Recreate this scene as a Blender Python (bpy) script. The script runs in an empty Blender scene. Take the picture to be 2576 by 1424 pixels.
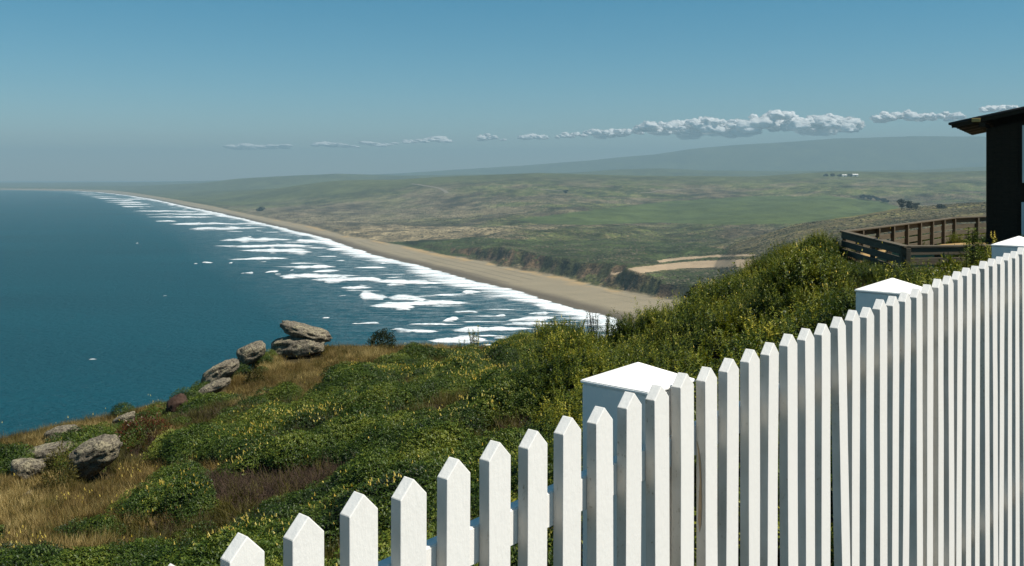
import bpy, bmesh, math, random
import numpy as np
from mathutils import Vector, Matrix, noise as mnoise

random.seed(7)
rng = np.random.default_rng(7)
scene = bpy.context.scene
C = scene.collection

# ------------------------------------------------------------------ camera, sky, sun, exposure
H = 150.0                      # eye above the sea
F = 2393.0                     # focal length in pixels of a 2576 px wide picture
CX, HY = 1288.0, 440.0         # centre column and horizon row in that picture
cam_d = bpy.data.cameras.new('camera')
cam = bpy.data.objects.new('camera', cam_d)
C.objects.link(cam)
cam.location = (0, 0, H)
cam.rotation_euler = (math.radians(90), 0, 0)
cam_d.sensor_width = 36.0
cam_d.lens = 36.0 * F / 2576.0
cam_d.shift_y = -(712.0 - HY) / 2576.0
cam_d.clip_start = 0.05
cam_d.clip_end = 90000.0
scene.camera = cam

SUN_AZ, SUN_EL = math.radians(108), math.radians(59)
world = bpy.data.worlds.new('World')
scene.world = world
world.use_nodes = True
wn = world.node_tree
bgn = wn.nodes['Background']
sky = wn.nodes.new('ShaderNodeTexSky')
sky.sky_type = 'NISHITA'
sky.sun_disc = False
sky.sun_elevation = SUN_EL
sky.sun_rotation = SUN_AZ
sky.altitude = 150
sky.air_density = 0.8
sky.dust_density = 0.1
sky.ozone_density = 2.0
hs = wn.nodes.new('ShaderNodeHueSaturation')
hs.inputs['Saturation'].default_value = 1.45
hs.inputs['Hue'].default_value = 0.475
wn.links.new(sky.outputs[0], hs.inputs['Color'])
wn.links.new(hs.outputs[0], bgn.inputs['Color'])
bgn.inputs['Strength'].default_value = 0.06

sun_d = bpy.data.lights.new('sun', 'SUN')
sun_d.energy = 5.0
sun_d.angle = math.radians(0.5)
sun_d.color = (1.0, 0.94, 0.84)
sun = bpy.data.objects.new('sun', sun_d)
C.objects.link(sun)
sdir = Vector((math.sin(SUN_AZ) * math.cos(SUN_EL), math.cos(SUN_AZ) * math.cos(SUN_EL), math.sin(SUN_EL)))
sun.rotation_euler = sdir.to_track_quat('Z', 'Y').to_euler()
sun.location = (30, -10, H + 60)

scene.view_settings.view_transform = 'Standard'
scene.view_settings.look = 'None'
scene.view_settings.gamma = 1.0
scene.view_settings.exposure = 0.58
scene.view_settings.use_curve_mapping = False
scene.cycles.max_bounces = 5
scene.cycles.diffuse_bounces = 3
scene.cycles.glossy_bounces = 2
scene.cycles.transparent_max_bounces = 8
scene.cycles.volume_bounces = 0
scene.cycles.use_denoising = True

# ------------------------------------------------------------------ helpers
def tag(o, label=None, cat=None, group=None, kind=None):
    if label: o['label'] = label
    if cat: o['category'] = cat
    if group: o['group'] = group
    if kind: o['kind'] = kind
    return o

def link(o, parent=None):
    C.objects.link(o)
    if parent is not None:
        o.parent = parent
    return o

def empty(name, loc, rz=0.0):
    o = bpy.data.objects.new(name, None)
    o.location = loc
    o.rotation_euler = (0, 0, rz)
    C.objects.link(o)
    return o

def mesh_np(name, verts, faces, smooth=False):
    """verts (n,3) array, faces (m,k) array with one k."""
    me = bpy.data.meshes.new(name)
    verts = np.asarray(verts, dtype=np.float32)
    faces = np.asarray(faces, dtype=np.int32)
    m, k = faces.shape
    me.vertices.add(len(verts))
    me.vertices.foreach_set('co', verts.ravel())
    me.loops.add(m * k)
    me.loops.foreach_set('vertex_index', faces.ravel())
    me.polygons.add(m)
    me.polygons.foreach_set('loop_start', np.arange(0, m * k, k, dtype=np.int32))
    me.polygons.foreach_set('loop_total', np.full(m, k, dtype=np.int32))
    if smooth:
        me.polygons.foreach_set('use_smooth', np.ones(m, dtype=bool))
    me.update(calc_edges=True)
    me.validate()
    return me

def grid_faces(nr, nc):
    r, c = np.meshgrid(np.arange(nr - 1), np.arange(nc - 1), indexing='ij')
    a = (r * nc + c).ravel()
    return np.stack([a, a + 1, a + nc + 1, a + nc], 1)

def bm_obj(name, bm, mat, parent=None, smooth=False):
    me = bpy.data.meshes.new(name)
    bm.to_mesh(me)
    bm.free()
    if smooth:
        for p in me.polygons: p.use_smooth = True
    me.materials.append(mat)
    return link(bpy.data.objects.new(name, me), parent)

def me_obj(name, me, mat=None, parent=None):
    if mat is not None and not me.materials:
        me.materials.append(mat)
    return link(bpy.data.objects.new(name, me), parent)

def add_box(bm, lo, hi, M=None):
    x0, y0, z0 = lo; x1, y1, z1 = hi
    vs = [bm.verts.new(p) for p in ((x0,y0,z0),(x1,y0,z0),(x1,y1,z0),(x0,y1,z0),(x0,y0,z1),(x1,y0,z1),(x1,y1,z1),(x0,y1,z1))]
    if M is not None:
        for v in vs: v.co = M @ v.co
    for f in ((0,3,2,1),(4,5,6,7),(0,1,5,4),(1,2,6,5),(2,3,7,6),(3,0,4,7)):
        bm.faces.new([vs[i] for i in f])
    return vs

def _hash(ix, iy, seed):
    n = (ix.astype(np.int64) * 374761393 + iy.astype(np.int64) * 668265263 + seed * 1442695041) & 0xFFFFFFFF
    n = ((n ^ (n >> 13)) * 1274126177) & 0xFFFFFFFF
    n = ((n ^ (n >> 16)) * 2246822519) & 0xFFFFFFFF
    return ((n ^ (n >> 15)) & 0xFFFFFF) / float(0xFFFFFF)

def vn(x, y, seed=0):
    x = np.asarray(x, dtype=np.float64); y = np.asarray(y, dtype=np.float64)
    ix = np.floor(x); iy = np.floor(y)
    fx = x - ix; fy = y - iy
    fx = fx * fx * (3 - 2 * fx); fy = fy * fy * (3 - 2 * fy)
    a = _hash(ix, iy, seed); b = _hash(ix + 1, iy, seed); c = _hash(ix, iy + 1, seed); d = _hash(ix + 1, iy + 1, seed)
    return (a * (1 - fx) + b * fx) * (1 - fy) + (c * (1 - fx) + d * fx) * fy

def fbm(x, y, octs=4, seed=0, gain=0.5):
    s = 0.0; a = 1.0; t = 0.0
    for k in range(octs):
        s = s + a * vn(x * 2.03 ** k + 17.3 * k, y * 2.03 ** k - 9.1 * k, seed + k)
        t += a; a *= gain
    return s / t          # 0..1

def sst(a, b, x):
    t = np.clip((x - a) / (b - a), 0, 1)
    return t * t * (3 - 2 * t)

def at(px, py, Y):
    """world point seen at picture (px,py) at depth Y."""
    return Vector(((px - CX) / F * Y, Y, H + (HY - py) / F * Y))

def sea_pt(px, py):
    Y = F * H / (py - HY)
    return ((px - CX) / F * Y, Y)

def px_of(X, Y):
    return CX + F * X / np.maximum(Y, 0.5)

def py_of(Z, Y):
    return HY + F * (H - Z) / np.maximum(Y, 0.5)

def inpoly(px, py, poly):
    px = np.asarray(px); py = np.asarray(py)
    r = np.zeros(px.shape, dtype=bool)
    n = len(poly); j = n - 1
    for i in range(n):
        xi, yi = poly[i]; xj, yj = poly[j]
        c = ((yi > py) != (yj > py)) & (px < (xj - xi) * (py - yi) / (yj - yi + 1e-12) + xi)
        r ^= c
        j = i
    return r

def sdist(X, Y, P):
    """signed distance to a polyline; positive to the right of its direction (inland)."""
    best = np.full(X.shape, 1e18); sg = np.ones(X.shape)
    for (ax, ay), (bx, by) in zip(P[:-1], P[1:]):
        dx, dy = bx - ax, by - ay
        t = np.clip(((X - ax) * dx + (Y - ay) * dy) / (dx * dx + dy * dy), 0, 1)
        ex = X - ax - t * dx; ey = Y - ay - t * dy
        d = ex * ex + ey * ey
        m = d < best
        best = np.where(m, d, best)
        cr = dx * (Y - ay) - dy * (X - ax)
        sg = np.where(m, np.where(cr < 0, 1.0, -1.0), sg)
    return np.sqrt(best) * sg

# ------------------------------------------------------------------ material helpers
class NT:
    def __init__(self, name):
        self.m = bpy.data.materials.new(name)
        self.m.use_nodes = True
        self.t = self.m.node_tree
        self.t.nodes.clear()
        self.out = self.n('ShaderNodeOutputMaterial')
    def n(self, typ, **kw):
        nd = self.t.nodes.new(typ)
        for k, v in kw.items():
            if hasattr(nd, k): setattr(nd, k, v)
        return nd
    def l(self, a, b):
        self.t.links.new(a, b)
    def val(self, sock, v):
        if hasattr(v, 'is_output'): self.l(v, sock)
        else: sock.default_value = v
    def noise(self, vec, scale, detail=4, rough=0.55):
        nd = self.n('ShaderNodeTexNoise')
        nd.inputs['Scale'].default_value = scale
        nd.inputs['Detail'].default_value = detail
        nd.inputs['Roughness'].default_value = rough
        if vec is not None: self.l(vec, nd.inputs['Vector'])
        return nd.outputs['Fac']
    def mapping(self, vec, scale, loc=(0,0,0), rot=(0,0,0)):
        nd = self.n('ShaderNodeMapping')
        nd.inputs['Scale'].default_value = scale
        nd.inputs['Location'].default_value = loc
        nd.inputs['Rotation'].default_value = rot
        self.l(vec, nd.inputs['Vector'])
        return nd.outputs[0]
    def ramp(self, fac, stops, interp='LINEAR'):
        nd = self.n('ShaderNodeValToRGB')
        cr = nd.color_ramp
        cr.interpolation = interp
        while len(cr.elements) < len(stops): cr.elements.new(0.5)
        for e, (p, c) in zip(cr.elements, stops):
            e.position = p
            e.color = (c[0], c[1], c[2], 1) if not isinstance(c, (int, float)) else (c, c, c, 1)
        self.l(fac, nd.inputs['Fac'])
        return nd.outputs['Color']
    def mix(self, fac, a, b, mode='MIX'):
        nd = self.n('ShaderNodeMix', data_type='RGBA', blend_type=mode)
        nd.data_type = 'RGBA'; nd.blend_type = mode
        self.val(nd.inputs[0], fac)
        self.val(nd.inputs[6], a if hasattr(a, 'is_output') else (a[0], a[1], a[2], 1))
        self.val(nd.inputs[7], b if hasattr(b, 'is_output') else (b[0], b[1], b[2], 1))
        return nd.outputs[2]
    def math(self, op, a, b=0.5, c=0.0, clamp=False):
        nd = self.n('ShaderNodeMath', operation=op, use_clamp=clamp)
        self.val(nd.inputs[0], a); self.val(nd.inputs[1], b); self.val(nd.inputs[2], c)
        return nd.outputs[0]
    def bump(self, h, strength=0.5, dist=0.1, normal=None):
        nd = self.n('ShaderNodeBump')
        nd.inputs['Strength'].default_value = strength
        nd.inputs['Distance'].default_value = dist
        self.l(h, nd.inputs['Height'])
        if normal is not None: self.l(normal, nd.inputs['Normal'])
        return nd.outputs[0]
    def princ(self, col, rough=0.8, spec=0.3, normal=None, metal=0.0):
        p = self.n('ShaderNodeBsdfPrincipled')
        self.val(p.inputs['Base Color'], col if hasattr(col, 'is_output') else (col[0], col[1], col[2], 1))
        self.val(p.inputs['Roughness'], rough)
        p.inputs['Specular IOR Level'].default_value = spec
        p.inputs['Metallic'].default_value = metal
        if normal is not None: self.l(normal, p.inputs['Normal'])
        return p.outputs[0]
    def done(self, sh):
        self.l(sh, self.out.inputs['Surface'])
        return self.m
    def geo(self): return self.n('ShaderNodeNewGeometry')
    def obj(self): return self.n('ShaderNodeTexCoord').outputs['Object']
    def attr(self, name):
        nd = self.n('ShaderNodeAttribute'); nd.attribute_name = name
        return nd
    def rnd(self): return self.n('ShaderNodeObjectInfo').outputs['Random']

def leaf_mat(name, stops, trans=0.3, rough=0.5, patch=0.6, patch_stops=None):
    """leaves: colour by leaf (island), by clump and by patches of the hillside."""
    t = NT(name)
    g = t.geo()
    r1 = g.outputs['Random Per Island']
    r2 = t.rnd()
    pos = g.outputs['Position']
    n1 = t.noise(pos, patch, 3)
    f = t.math('ADD', t.math('MULTIPLY', r1, 0.45), t.math('MULTIPLY', r2, 0.3))
    f = t.math('ADD', f, t.math('MULTIPLY_ADD', n1, 1.5, -0.64), clamp=True)
    col = t.ramp(f, stops)
    p = t.princ(col, rough, 0.25)
    tr = t.n('ShaderNodeBsdfTranslucent')
    t.l(t.mix(1.0, col, (1.15, 1.2, 0.6), 'MULTIPLY'), tr.inputs['Color'])
    ms = t.n('ShaderNodeMixShader')
    ms.inputs[0].default_value = trans
    t.l(p, ms.inputs[1]); t.l(tr.outputs[0], ms.inputs[2])
    return t.done(ms.outputs[0])

# ------------------------------------------------------------------ the sea
WATER_PX = [(2900,1230),(2300,1060),(1900,930),(1700,857),(1580,814),(1487,790),(1457,779),(1294,735),(1190,706),(1082,677),(927,638),(810,598),(711,574),(655,561),(559,538),(469,520),(389,502),(314,490.5),(252,484),(190,480.5),(0,478),(-300,477),(-900,476),(-2200,475)]
TOE_PX = [(2900,1010),(2300,905),(1900,830),(1760,795),(1699,778),(1676,766),(1606,749),(1524,735),(1435,717),(1361,702),(1264,684),(1197,663),(1115,647),(1026,625),(952,610),(877,598),(800,576),(717,559),(608,537),(531,520),(438,503),(392,495.5),(333,486),(283,480.5),(190,477.5),(0,475.5),(-300,474.5),(-900,473.5),(-2200,472.5)]
WATER = [sea_pt(*p) for p in WATER_PX]
TOE = [sea_pt(*p) for p in TOE_PX]

def sea_material():
    t = NT('sea_water')
    g = t.geo()
    pos = g.outputs['Position']
    sh = t.attr('shore').outputs['Fac']
    # swell, chop and ripples; crests lie across the picture
    v1 = t.mapping(pos, (0.010, 0.028, 1), rot=(0, 0, 0.10))
    v2 = t.mapping(pos, (0.045, 0.12, 1), rot=(0, 0, -0.12))
    v3 = t.mapping(pos, (0.16, 0.34, 1), rot=(0, 0, 0.2))
    n1 = t.noise(v1, 1.0, 3); n2 = t.noise(v2, 1.0, 4, 0.6); n3 = t.noise(v3, 1.0, 4, 0.65)
    hgt = t.math('ADD', t.math('MULTIPLY', n1, 7.0), t.math('ADD', t.math('MULTIPLY', n2, 9.0), t.math('MULTIPLY', n3, 10.0)))
    nrm = t.bump(hgt, 0.9, 1.0)
    depth = t.math('DIVIDE', sh, 420.0, clamp=True)
    vbig = t.mapping(pos, (0.0012, 0.004, 1))
    nb = t.noise(vbig, 1.0, 3)
    deep = t.mix(nb, (0.0001, 0.050, 0.074), (0.0003, 0.094, 0.132))
    shallow = t.mix(n2, (0.0005, 0.054, 0.092), (0.006, 0.115, 0.155))
    col = t.mix(depth, shallow, deep)
    # lacy left-over foam near the beach
    vf = t.mapping(pos, (0.016, 0.055, 1), rot=(0, 0, 0.05))
    wob = t.noise(t.mapping(pos, (0.05, 0.10, 1)), 1.0, 5, 0.7)
    f1 = t.noise(vf, 1.0, 7, 0.68)
    rid = t.math('SUBTRACT', 1.0, t.math('MULTIPLY', t.math('ABSOLUTE', t.math('SUBTRACT', f1, 0.5)), 9.0), clamp=True)
    near = t.math('SUBTRACT', 1.0, t.math('DIVIDE', sh, 330.0), clamp=True)
    lace = t.math('MULTIPLY', t.math('MULTIPLY', rid, near), t.ramp(wob, [(0.36, 0.0), (0.58, 1.0)]))
    # scattered whitecaps far out
    wc = t.noise(t.mapping(pos, (0.012, 0.035, 1), loc=(3, 5, 0)), 1.0, 6, 0.7)
    wcap = t.ramp(wc, [(0.735, 0.0), (0.755, 0.9)])
    foam = t.math('MAXIMUM', t.math('MULTIPLY', lace, 0.45), wcap)
    col = t.mix(foam, col, (0.75, 0.80, 0.80))
    d = t.n('ShaderNodeBsdfDiffuse'); t.l(col, d.inputs['Color']); t.l(nrm, d.inputs['Normal'])
    gl = t.n('ShaderNodeBsdfGlossy'); gl.inputs['Roughness'].default_value = 0.22; t.l(nrm, gl.inputs['Normal'])
    ms = t.n('ShaderNodeMixShader')
    t.l(t.math('MULTIPLY_ADD', foam, -0.012, 0.015), ms.inputs[0])
    t.l(d.outputs[0], ms.inputs[1]); t.l(gl.outputs[0], ms.inputs[2])
    return t.done(ms.outputs[0])

def build_sea():
    az = np.concatenate([np.linspace(-8.0, -0.75, 24)[:-1], np.linspace(-0.75, 0.85, 260), np.linspace(0.85, 8.0, 24)[1:]])
    Y = np.concatenate([np.linspace(-2500, 250, 12)[:-1], 1.0 / np.linspace(1 / 250., 1 / 9500., 330), np.linspace(9500, 23500, 40)[1:]])
    YY, AA = np.meshgrid(Y, az, indexing='ij')
    XX = AA * np.maximum(YY, 250)
    XX = np.clip(XX, -23500, 23500)
    # squash duplicates at the clipped rim into a clean fan
    lim = np.minimum(23500, np.abs(XX))
    XX = np.sign(XX) * lim
    V = np.stack([XX.ravel(), YY.ravel(), np.zeros(XX.size)], 1)
    me = mesh_np('sea', V, grid_faces(len(Y), len(az)))
    d = -sdist(XX.ravel(), YY.ravel(), WATER)
    a = me.attributes.new('shore', 'FLOAT', 'POINT')
    a.data.foreach_set('value', np.clip(d, 0, 5000).astype(np.float32)[:len(me.vertices)])
    o = me_obj('sea', me, sea_material())
    tag(o, 'deep teal ocean with small waves filling the bay', None, None, 'structure')
    return o

sea = build_sea()

def foam_material():
    t = NT('sea_foam')
    g = t.geo()
    pos = g.outputs['Position']
    e = t.attr('edge').outputs['Fac']
    n = t.noise(t.mapping(pos, (0.013, 0.062, 0.05), rot=(0, 0, .06)), 1.0, 7, 0.70)
    fine = t.noise(t.mapping(pos, (0.5, 0.9, 0.5)), 1.0, 4, 0.6)
    col = t.mix(t.ramp(t.math('ADD', t.math('MULTIPLY', fine, .5), t.math('MULTIPLY', n, .5)), [(.36, 0.), (.56, 1.)]), (0.17, 0.27, 0.31), (0.88, 0.90, 0.90))
    p = t.princ(col, 0.7, 0.2, t.bump(fine, 0.6, 0.8))
    tr = t.n('ShaderNodeBsdfTransparent')
    ms = t.n('ShaderNodeMixShader')
    k = t.math('ADD', e, t.math('MULTIPLY_ADD', n, 3.4, -1.75))
    t.l(t.ramp(k, [(0.10, 0.0), (0.45, .55), (0.85, 1.0)]), ms.inputs[0])
    t.l(tr.outputs[0], ms.inputs[1]); t.l(p, ms.inputs[2])
    return t.done(ms.outputs[0])
FOAM = foam_material()

def strip_mesh(name, X, Y, Z, E):
    nr, nc = X.shape
    me = mesh_np(name, np.stack([X.ravel(), Y.ravel(), Z.ravel()], 1), grid_faces(nr, nc), True)
    a = me.attributes.new('edge', 'FLOAT', 'POINT')
    a.data.foreach_set('value', E.ravel().astype(np.float32))
    return me

def breaker(x0, x1, yc, t, tilt=0.0, seed=0, zh=1.1):
    xm = (x0 + x1) / 2; x0, x1 = xm + (x0 - xm) * 1.22, xm + (x1 - xm) * 1.22; t = t * .80
    n = max(16, int((x1 - x0) / 3.0)); m = 9
    u = np.linspace(0, 1, n); v = np.linspace(-1, 1, m)
    sk = .5 + .3 * math.sin(seed * 5.3)
    uu = np.where(u < sk, u / sk * .5, .5 + (u - sk) / (1 - sk) * .5)
    env = np.sin(np.pi * uu) ** 1.15
    nz = fbm(u * (x1 - x0) / 26.0 + seed * 7.7, np.full(n, seed * 3.1), 4, 11)
    half = 0.62 * t * env * (0.25 + 1.5 * nz)
    cy = yc + tilt * (u - 0.5) + t * 0.5 * (fbm(u * (x1 - x0) / 45.0 + seed, np.full(n, 4.0 + seed), 3, 5) - 0.5)
    PX = (x0 + (x1 - x0) * u)[None, :] + 0 * v[:, None]
    PY = cy[None, :] + half[None, :] * v[:, None]
    PY = np.maximum(PY, HY + 30)
    Y = F * H / (PY - HY)
    X = (PX - CX) / F * Y
    bulge = np.clip(1 - v[:, None] ** 2, 0, 1) ** 0.7 * env[None, :]
    Z = 0.12 + zh * bulge * (0.6 + 0.8 * vn(PX / 9.0, PY / 2.0 + seed, 3))
    E = np.clip((1 - np.abs(v[:, None])) * 1.25, 0, 1) * np.clip(np.minimum(u, 1 - u)[None, :] * 6, 0, 1)
    return strip_mesh('breaker', X, Y, Z, E)

def c6(x0, x1, y0, y1, tilt=0):   # crop 6 -> picture
    return (159.6 + .3097 * x0, 159.6 + .3097 * x1, 438.8 + .3097 * (y0 + y1) / 2, .3097 * (y1 - y0), .3097 * tilt)
def c7(x0, x1, y0, y1, tilt=0):
    return (877.6 + .37165 * x0, 877.6 + .37165 * x1, 438.8 + .37165 * (y0 + y1) / 2, .37165 * (y1 - y0), .37165 * tilt)
BREAKERS = [c6(1730,2170,735,772), c6(2030,2235,772,800,-10), c6(1760,2370,798,852,-10), c6(2040,2590,828,882), c6(2250,2500,908,938,-8),
    c6(1370,1790,672,704,-14), c6(1450,1980,600,652,14), c6(1230,2010,566,600), c6(1310,1840,513,552,-8), c6(1060,1620,426,454,-8),
    c6(880,1490,392,412), c6(750,915,374,388), c6(680,1200,338,354), c6(670,1290,316,332), c6(590,1010,291,306), c6(480,660,253,272),
    c6(1900,2110,520,560), c6(430,700,236,250), c6(360,640,222,233), c6(320,560,210,219), c6(400,700,198,206), c6(280,480,192,200), c6(230,430,180,187),
    c6(150,330,164,170), c6(90,260,152,157), c6(1800,2080,543,560), c6(1420,1560,392,404), c6(900,1130,300,310), c6(2150,2420,600,622),
    c6(1130,1210,710,724), c6(1060,1090,724,732), c6(1590,1650,708,718), c6(1460,1540,792,814), c6(1640,1740,782,806,-14), c6(1340,1440,424,436),
    c7(80,265,798,864,20), c7(270,530,816,864,16), c7(220,810,852,892), c7(140,420,866,924), c7(-10,215,686,738), c7(190,650,712,754,10), c7(260,380,736,760),
    c7(775,895,784,814), c7(715,870,920,944), c7(638,738,966,1004,-26), c7(1220,1345,932,964), c7(1080,1385,956,1004,-26), c7(720,1240,1024,1076,-12),
    c7(300,600,1044,1078,14), c7(-10,150,754,784,-14), c7(1000,1060,950,966), c7(60,200,1000,1022), c7(560,900,1090,1150,-10), c7(1040,1500,1000,1030,-10),
    c7(420,760,1010,1024), c7(870,1060,1090,1106), c7(700,930,1110,1150)]
for k, b in enumerate(BREAKERS):
    Ym = F * H / (b[2] - HY)
    o = me_obj('breaker', breaker(*b, seed=k * 1.37 + .4, zh=1.0), FOAM, sea)
for k, (x, y, w, t) in enumerate([(234,905,30,4),(580,662,14,4),(610,688,12,4),(415,745,16,4),(700,690,22,5),(735,680,14,4),(860,745,30,4),(820,800,26,5),(900,815,40,6),(640,605,14,3),(345,612,9,2),(500,560,10,2)]):
    me_obj('whitecap', breaker(x - w * .34, x + w * .34, y, t * .6, -1.5, seed=60 + k * 2.1, zh=0.6), FOAM, sea)

random.seed(5)
for k in range(90):
    u = random.random() ** 1.4
    xs_ = 300 + 1250 * (1 - u)
    yw = np.interp(xs_, [p[0] for p in WATER_PX][::-1], [p[1] for p in WATER_PX][::-1])
    off = random.uniform(.06, .42) * (yw - HY)
    L_ = random.uniform(14, 90) * (yw + off - HY) / 260
    o = me_obj('foam_streak', breaker(xs_ - L_ / 2 - off * .6, xs_ + L_ / 2 - off * .6, yw + off, random.uniform(.8, 3.0) * (yw + off - HY) / 260 + .5, random.uniform(-3, 2), seed=200 + k * 1.7, zh=.4), FOAM, sea)

def shore_foam():
    P = np.array(WATER)[2:]
    seg = np.hypot(*(P[1:] - P[:-1]).T)
    cum = np.concatenate([[0], np.cumsum(seg)])
    L = min(cum[-1], 9500)
    # dense near, sparse far
    s = [0.0]
    while s[-1] < L:
        s.append(s[-1] + 3.5 + s[-1] * 0.004)
    s = np.array(s)
    x = np.interp(s, cum, P[:, 0]); y = np.interp(s, cum, P[:, 1])
    k = 9
    ker = np.ones(k) / k
    x[k:-k] = np.convolve(x, ker, 'same')[k:-k]; y[k:-k] = np.convolve(y, ker, 'same')[k:-k]
    tx = np.gradient(x); ty = np.gradient(y); ln = np.hypot(tx, ty)
    nx, ny = -ty / ln, tx / ln            # to the left = out to sea
    m = 12
    v = np.linspace(0, 1, m)
    inn = -4 + 16 * (fbm(s / 60.0, s * 0 + 1.5, 4, 21) - 0.5) + 5 * (vn(s / 11.0, s * 0, 4) - 0.5)
    wid = 20 + 62 * np.clip(fbm(s / 130.0, s * 0 + 7.5, 4, 33) * 1.5 - 0.3, 0.12, 1.2) + 8 * (vn(s / 14.0, s * 0 + 3, 9) - 0.5)
    D = inn[None, :] + wid[None, :] * v[:, None]
    X = x[None, :] + nx[None, :] * D
    Y = y[None, :] + ny[None, :] * D
    Z = 0.22 + 0.5 * np.sin(np.pi * np.clip(v, 0, 1))[:, None] * vn(X / 12.0, Y / 12.0, 8)
    Z = np.where(D < 0, np.maximum(Z, 0.25 - 0.04 * D), Z)
    E = np.clip(np.minimum((v * 9.0)[:, None], ((1 - v) * 1.7)[:, None]), 0, 1) + 0 * D
    return strip_mesh('shore_foam', X, Y, Z, E)
me_obj('shore_foam', shore_foam(), FOAM, sea)

# ------------------------------------------------------------------ the far land
BLUFF = ([-900, 600, 800, 900, 960, 1030, 1115, 1197, 1264, 1361, 1435, 1524, 1606, 1676, 1740, 1850, 2100, 3200],
         [6, 7, 7, 6, 5, 8, 12, 19, 24, 25, 26, 27, 23, 17, 20, 30, 40, 50])
CREST = ([-900, 0, 250, 400, 480, 560, 650, 820, 1000, 1100, 1350, 1600, 1900, 2100, 2300, 2480, 2700, 3300],
         [474, 473, 473, 474, 478, 470, 458, 453, 452, 445, 435, 442, 444, 431, 434, 430, 430, 428])
CREST_Y = ([-900, 250, 400, 560, 700, 3300], [11500, 10400, 8300, 5600, 5200, 5200])
RID2 = ([-900, 0, 500, 700, 844, 1000, 1300, 1450, 1532, 1660, 1770, 1900, 2050, 2200, 2350, 2480, 3300],
        [462, 460, 456, 444, 437, 441, 438, 434, 428, 423, 428, 431, 430, 429, 425, 419, 414])
RID3 = ([-900, 0, 400, 700, 1000, 1300, 1420, 1500, 1562, 1650, 1740, 1850, 1950, 2100, 2300, 2480, 2800, 3300],
        [462, 461, 458, 450, 436, 418, 408, 402, 395, 388, 375, 365, 360, 349, 343, 344, 350, 360])
SPUR = ([1500, 1735, 1790, 1850, 1995, 2120, 2257, 2480, 2800, 3300], [0, 0, 22, 48, 76, 89, 101, 111, 120, 130])

def land_h(X, Y, fine=True):
    px = np.clip(px_of(X, Y), -900, 3200)
    s = sdist(X, Y, WATER)
    s2 = sdist(X, Y, TOE)
    h = np.where(s < 0, np.maximum(s * 0.05, -3.0), np.minimum(s * 0.032, 3.4 + 0 * s))
    h = h + np.where(s > 6, 0.25 * (fbm(X / 24., Y / 24., 3, 2) - 0.5), 0)
    bh = np.interp(px, *BLUFF)
    big = sst(8, 20, bh)
    bh = bh * (.86 + big * (.9 * fbm(X / 150., Y / 150., 3, 43) - .42))
    gul = fbm(X / 55., Y / 55., 4, 40)
    gul2 = 1 - np.abs(2 * fbm(X / 26., Y / 26., 3, 41) - 1)
    s2n = s2 - big * (52 * (gul - 0.40) + 14 * (gul2 - 0.50)) + (1 - big) * 14 * (gul - 0.5)
    talus = sst(0, 16, s2n) * 0.25
    face = talus + 0.75 * sst(9, 24 + 16 * big * vn(X / 90., Y / 90., 44), s2n)
    h = h + bh * face
    inl = np.clip(s2n - 20, 0, None)
    pl = sst(0, 60, inl)
    roll = (fbm(X / 420., Y / 420., 4, 50) - 0.5)
    h = h + pl * (roll * 16 + np.minimum(inl * 0.007, 14))
    lump = fbm(X / 46., Y / 46., 4, 51) - 0.5
    dune = sst(1500, 900, px)
    h = h + pl * lump * (3.0 + 5.0 * dune) * sst(5200, 2500, Y)
    if fine:
        h = h + pl * (fbm(X / 11., Y / 11., 3, 52) - 0.5) * 2.2 * sst(4200, 1800, Y)
    # rolling hills behind the coastal plain
    Yc = np.interp(px, *CREST_Y)
    hc = H + (HY - np.interp(px, *CREST)) / F * Yc
    t = sst(0.50, 1.0, Y / Yc) * sst(40, 900, s2)
    hill = hc * (1 - 0.55 * sst(1.0, 1.35, Y / Yc))
    h = h + (hill - h) * t
    h = h + t * (fbm(X / 900., Y / 900., 4, 60) - 0.5) * 34 * (1 - sst(0.88, 1.0, Y / Yc) * sst(1.12, 1.0, Y / Yc))
    for Yr, tab, sd, wdt in ((9000., RID2, 70, 1500.), (15000., RID3, 80, 2400.)):
        hr = H + (HY - np.interp(px, *tab)) / F * Yr
        hr = hr + (fbm(X / 800., Y / 1600., 4, sd) - 0.5) * 16
        g = np.exp(-((Y - Yr) / wdt) ** 2)
        h = np.where(Y > 4800, np.maximum(h, np.where(s2 > 80, hr * g * sst(60, 1100, s2), -9)), h)
    # the shoulder of the headland on the right
    hs_ = np.interp(px, *SPUR)
    hs_ = hs_ * (0.84 + 0.16 * np.clip(Y / 1300., 0, 1)) * (1 - 0.95 * sst(1330, 2100, Y)) + (fbm(X / 70., Y / 70., 4, 90) - 0.5) * 6 * sst(5, 30, hs_)
    h = np.where(np.interp(px, *SPUR) > .3, np.maximum(h, hs_), h)
    return h, s, s2n, px

ZONES = {
    'field': [(1290,552),(1420,538),(1560,520),(1700,505),(1900,494),(2080,492),(2230,508),(2275,528),(2150,548),(2000,562),(1850,566),(1650,560),(1480,566),(1350,562)],
    'dunes': [(840,575),(960,566),(1120,570),(1290,574),(1220,592),(1100,604),(980,608),(880,600)],
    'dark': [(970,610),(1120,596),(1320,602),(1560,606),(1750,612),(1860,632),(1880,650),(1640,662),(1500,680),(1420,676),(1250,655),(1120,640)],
    'sand': [(1487,689),(1540,682),(1600,672),(1690,662),(1790,655),(1900,651),(2020,649),(2060,664),(1960,668),(1880,673),(1800,672),(1720,675),(1660,681),(1580,690),(1530,692)],
    'sand2': [(1650,655),(1720,647),(1800,642),(1900,640),(1905,644),(1800,647),(1730,652),(1660,660)],
    'sand3': [(1690,735),(1720,722),(1760,716),(1770,724),(1730,734),(1700,742)],
    'lowgreen': [(1560,694),(1700,682),(1900,676),(1960,700),(1800,742),(1690,745),(1620,722)],
}

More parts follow.
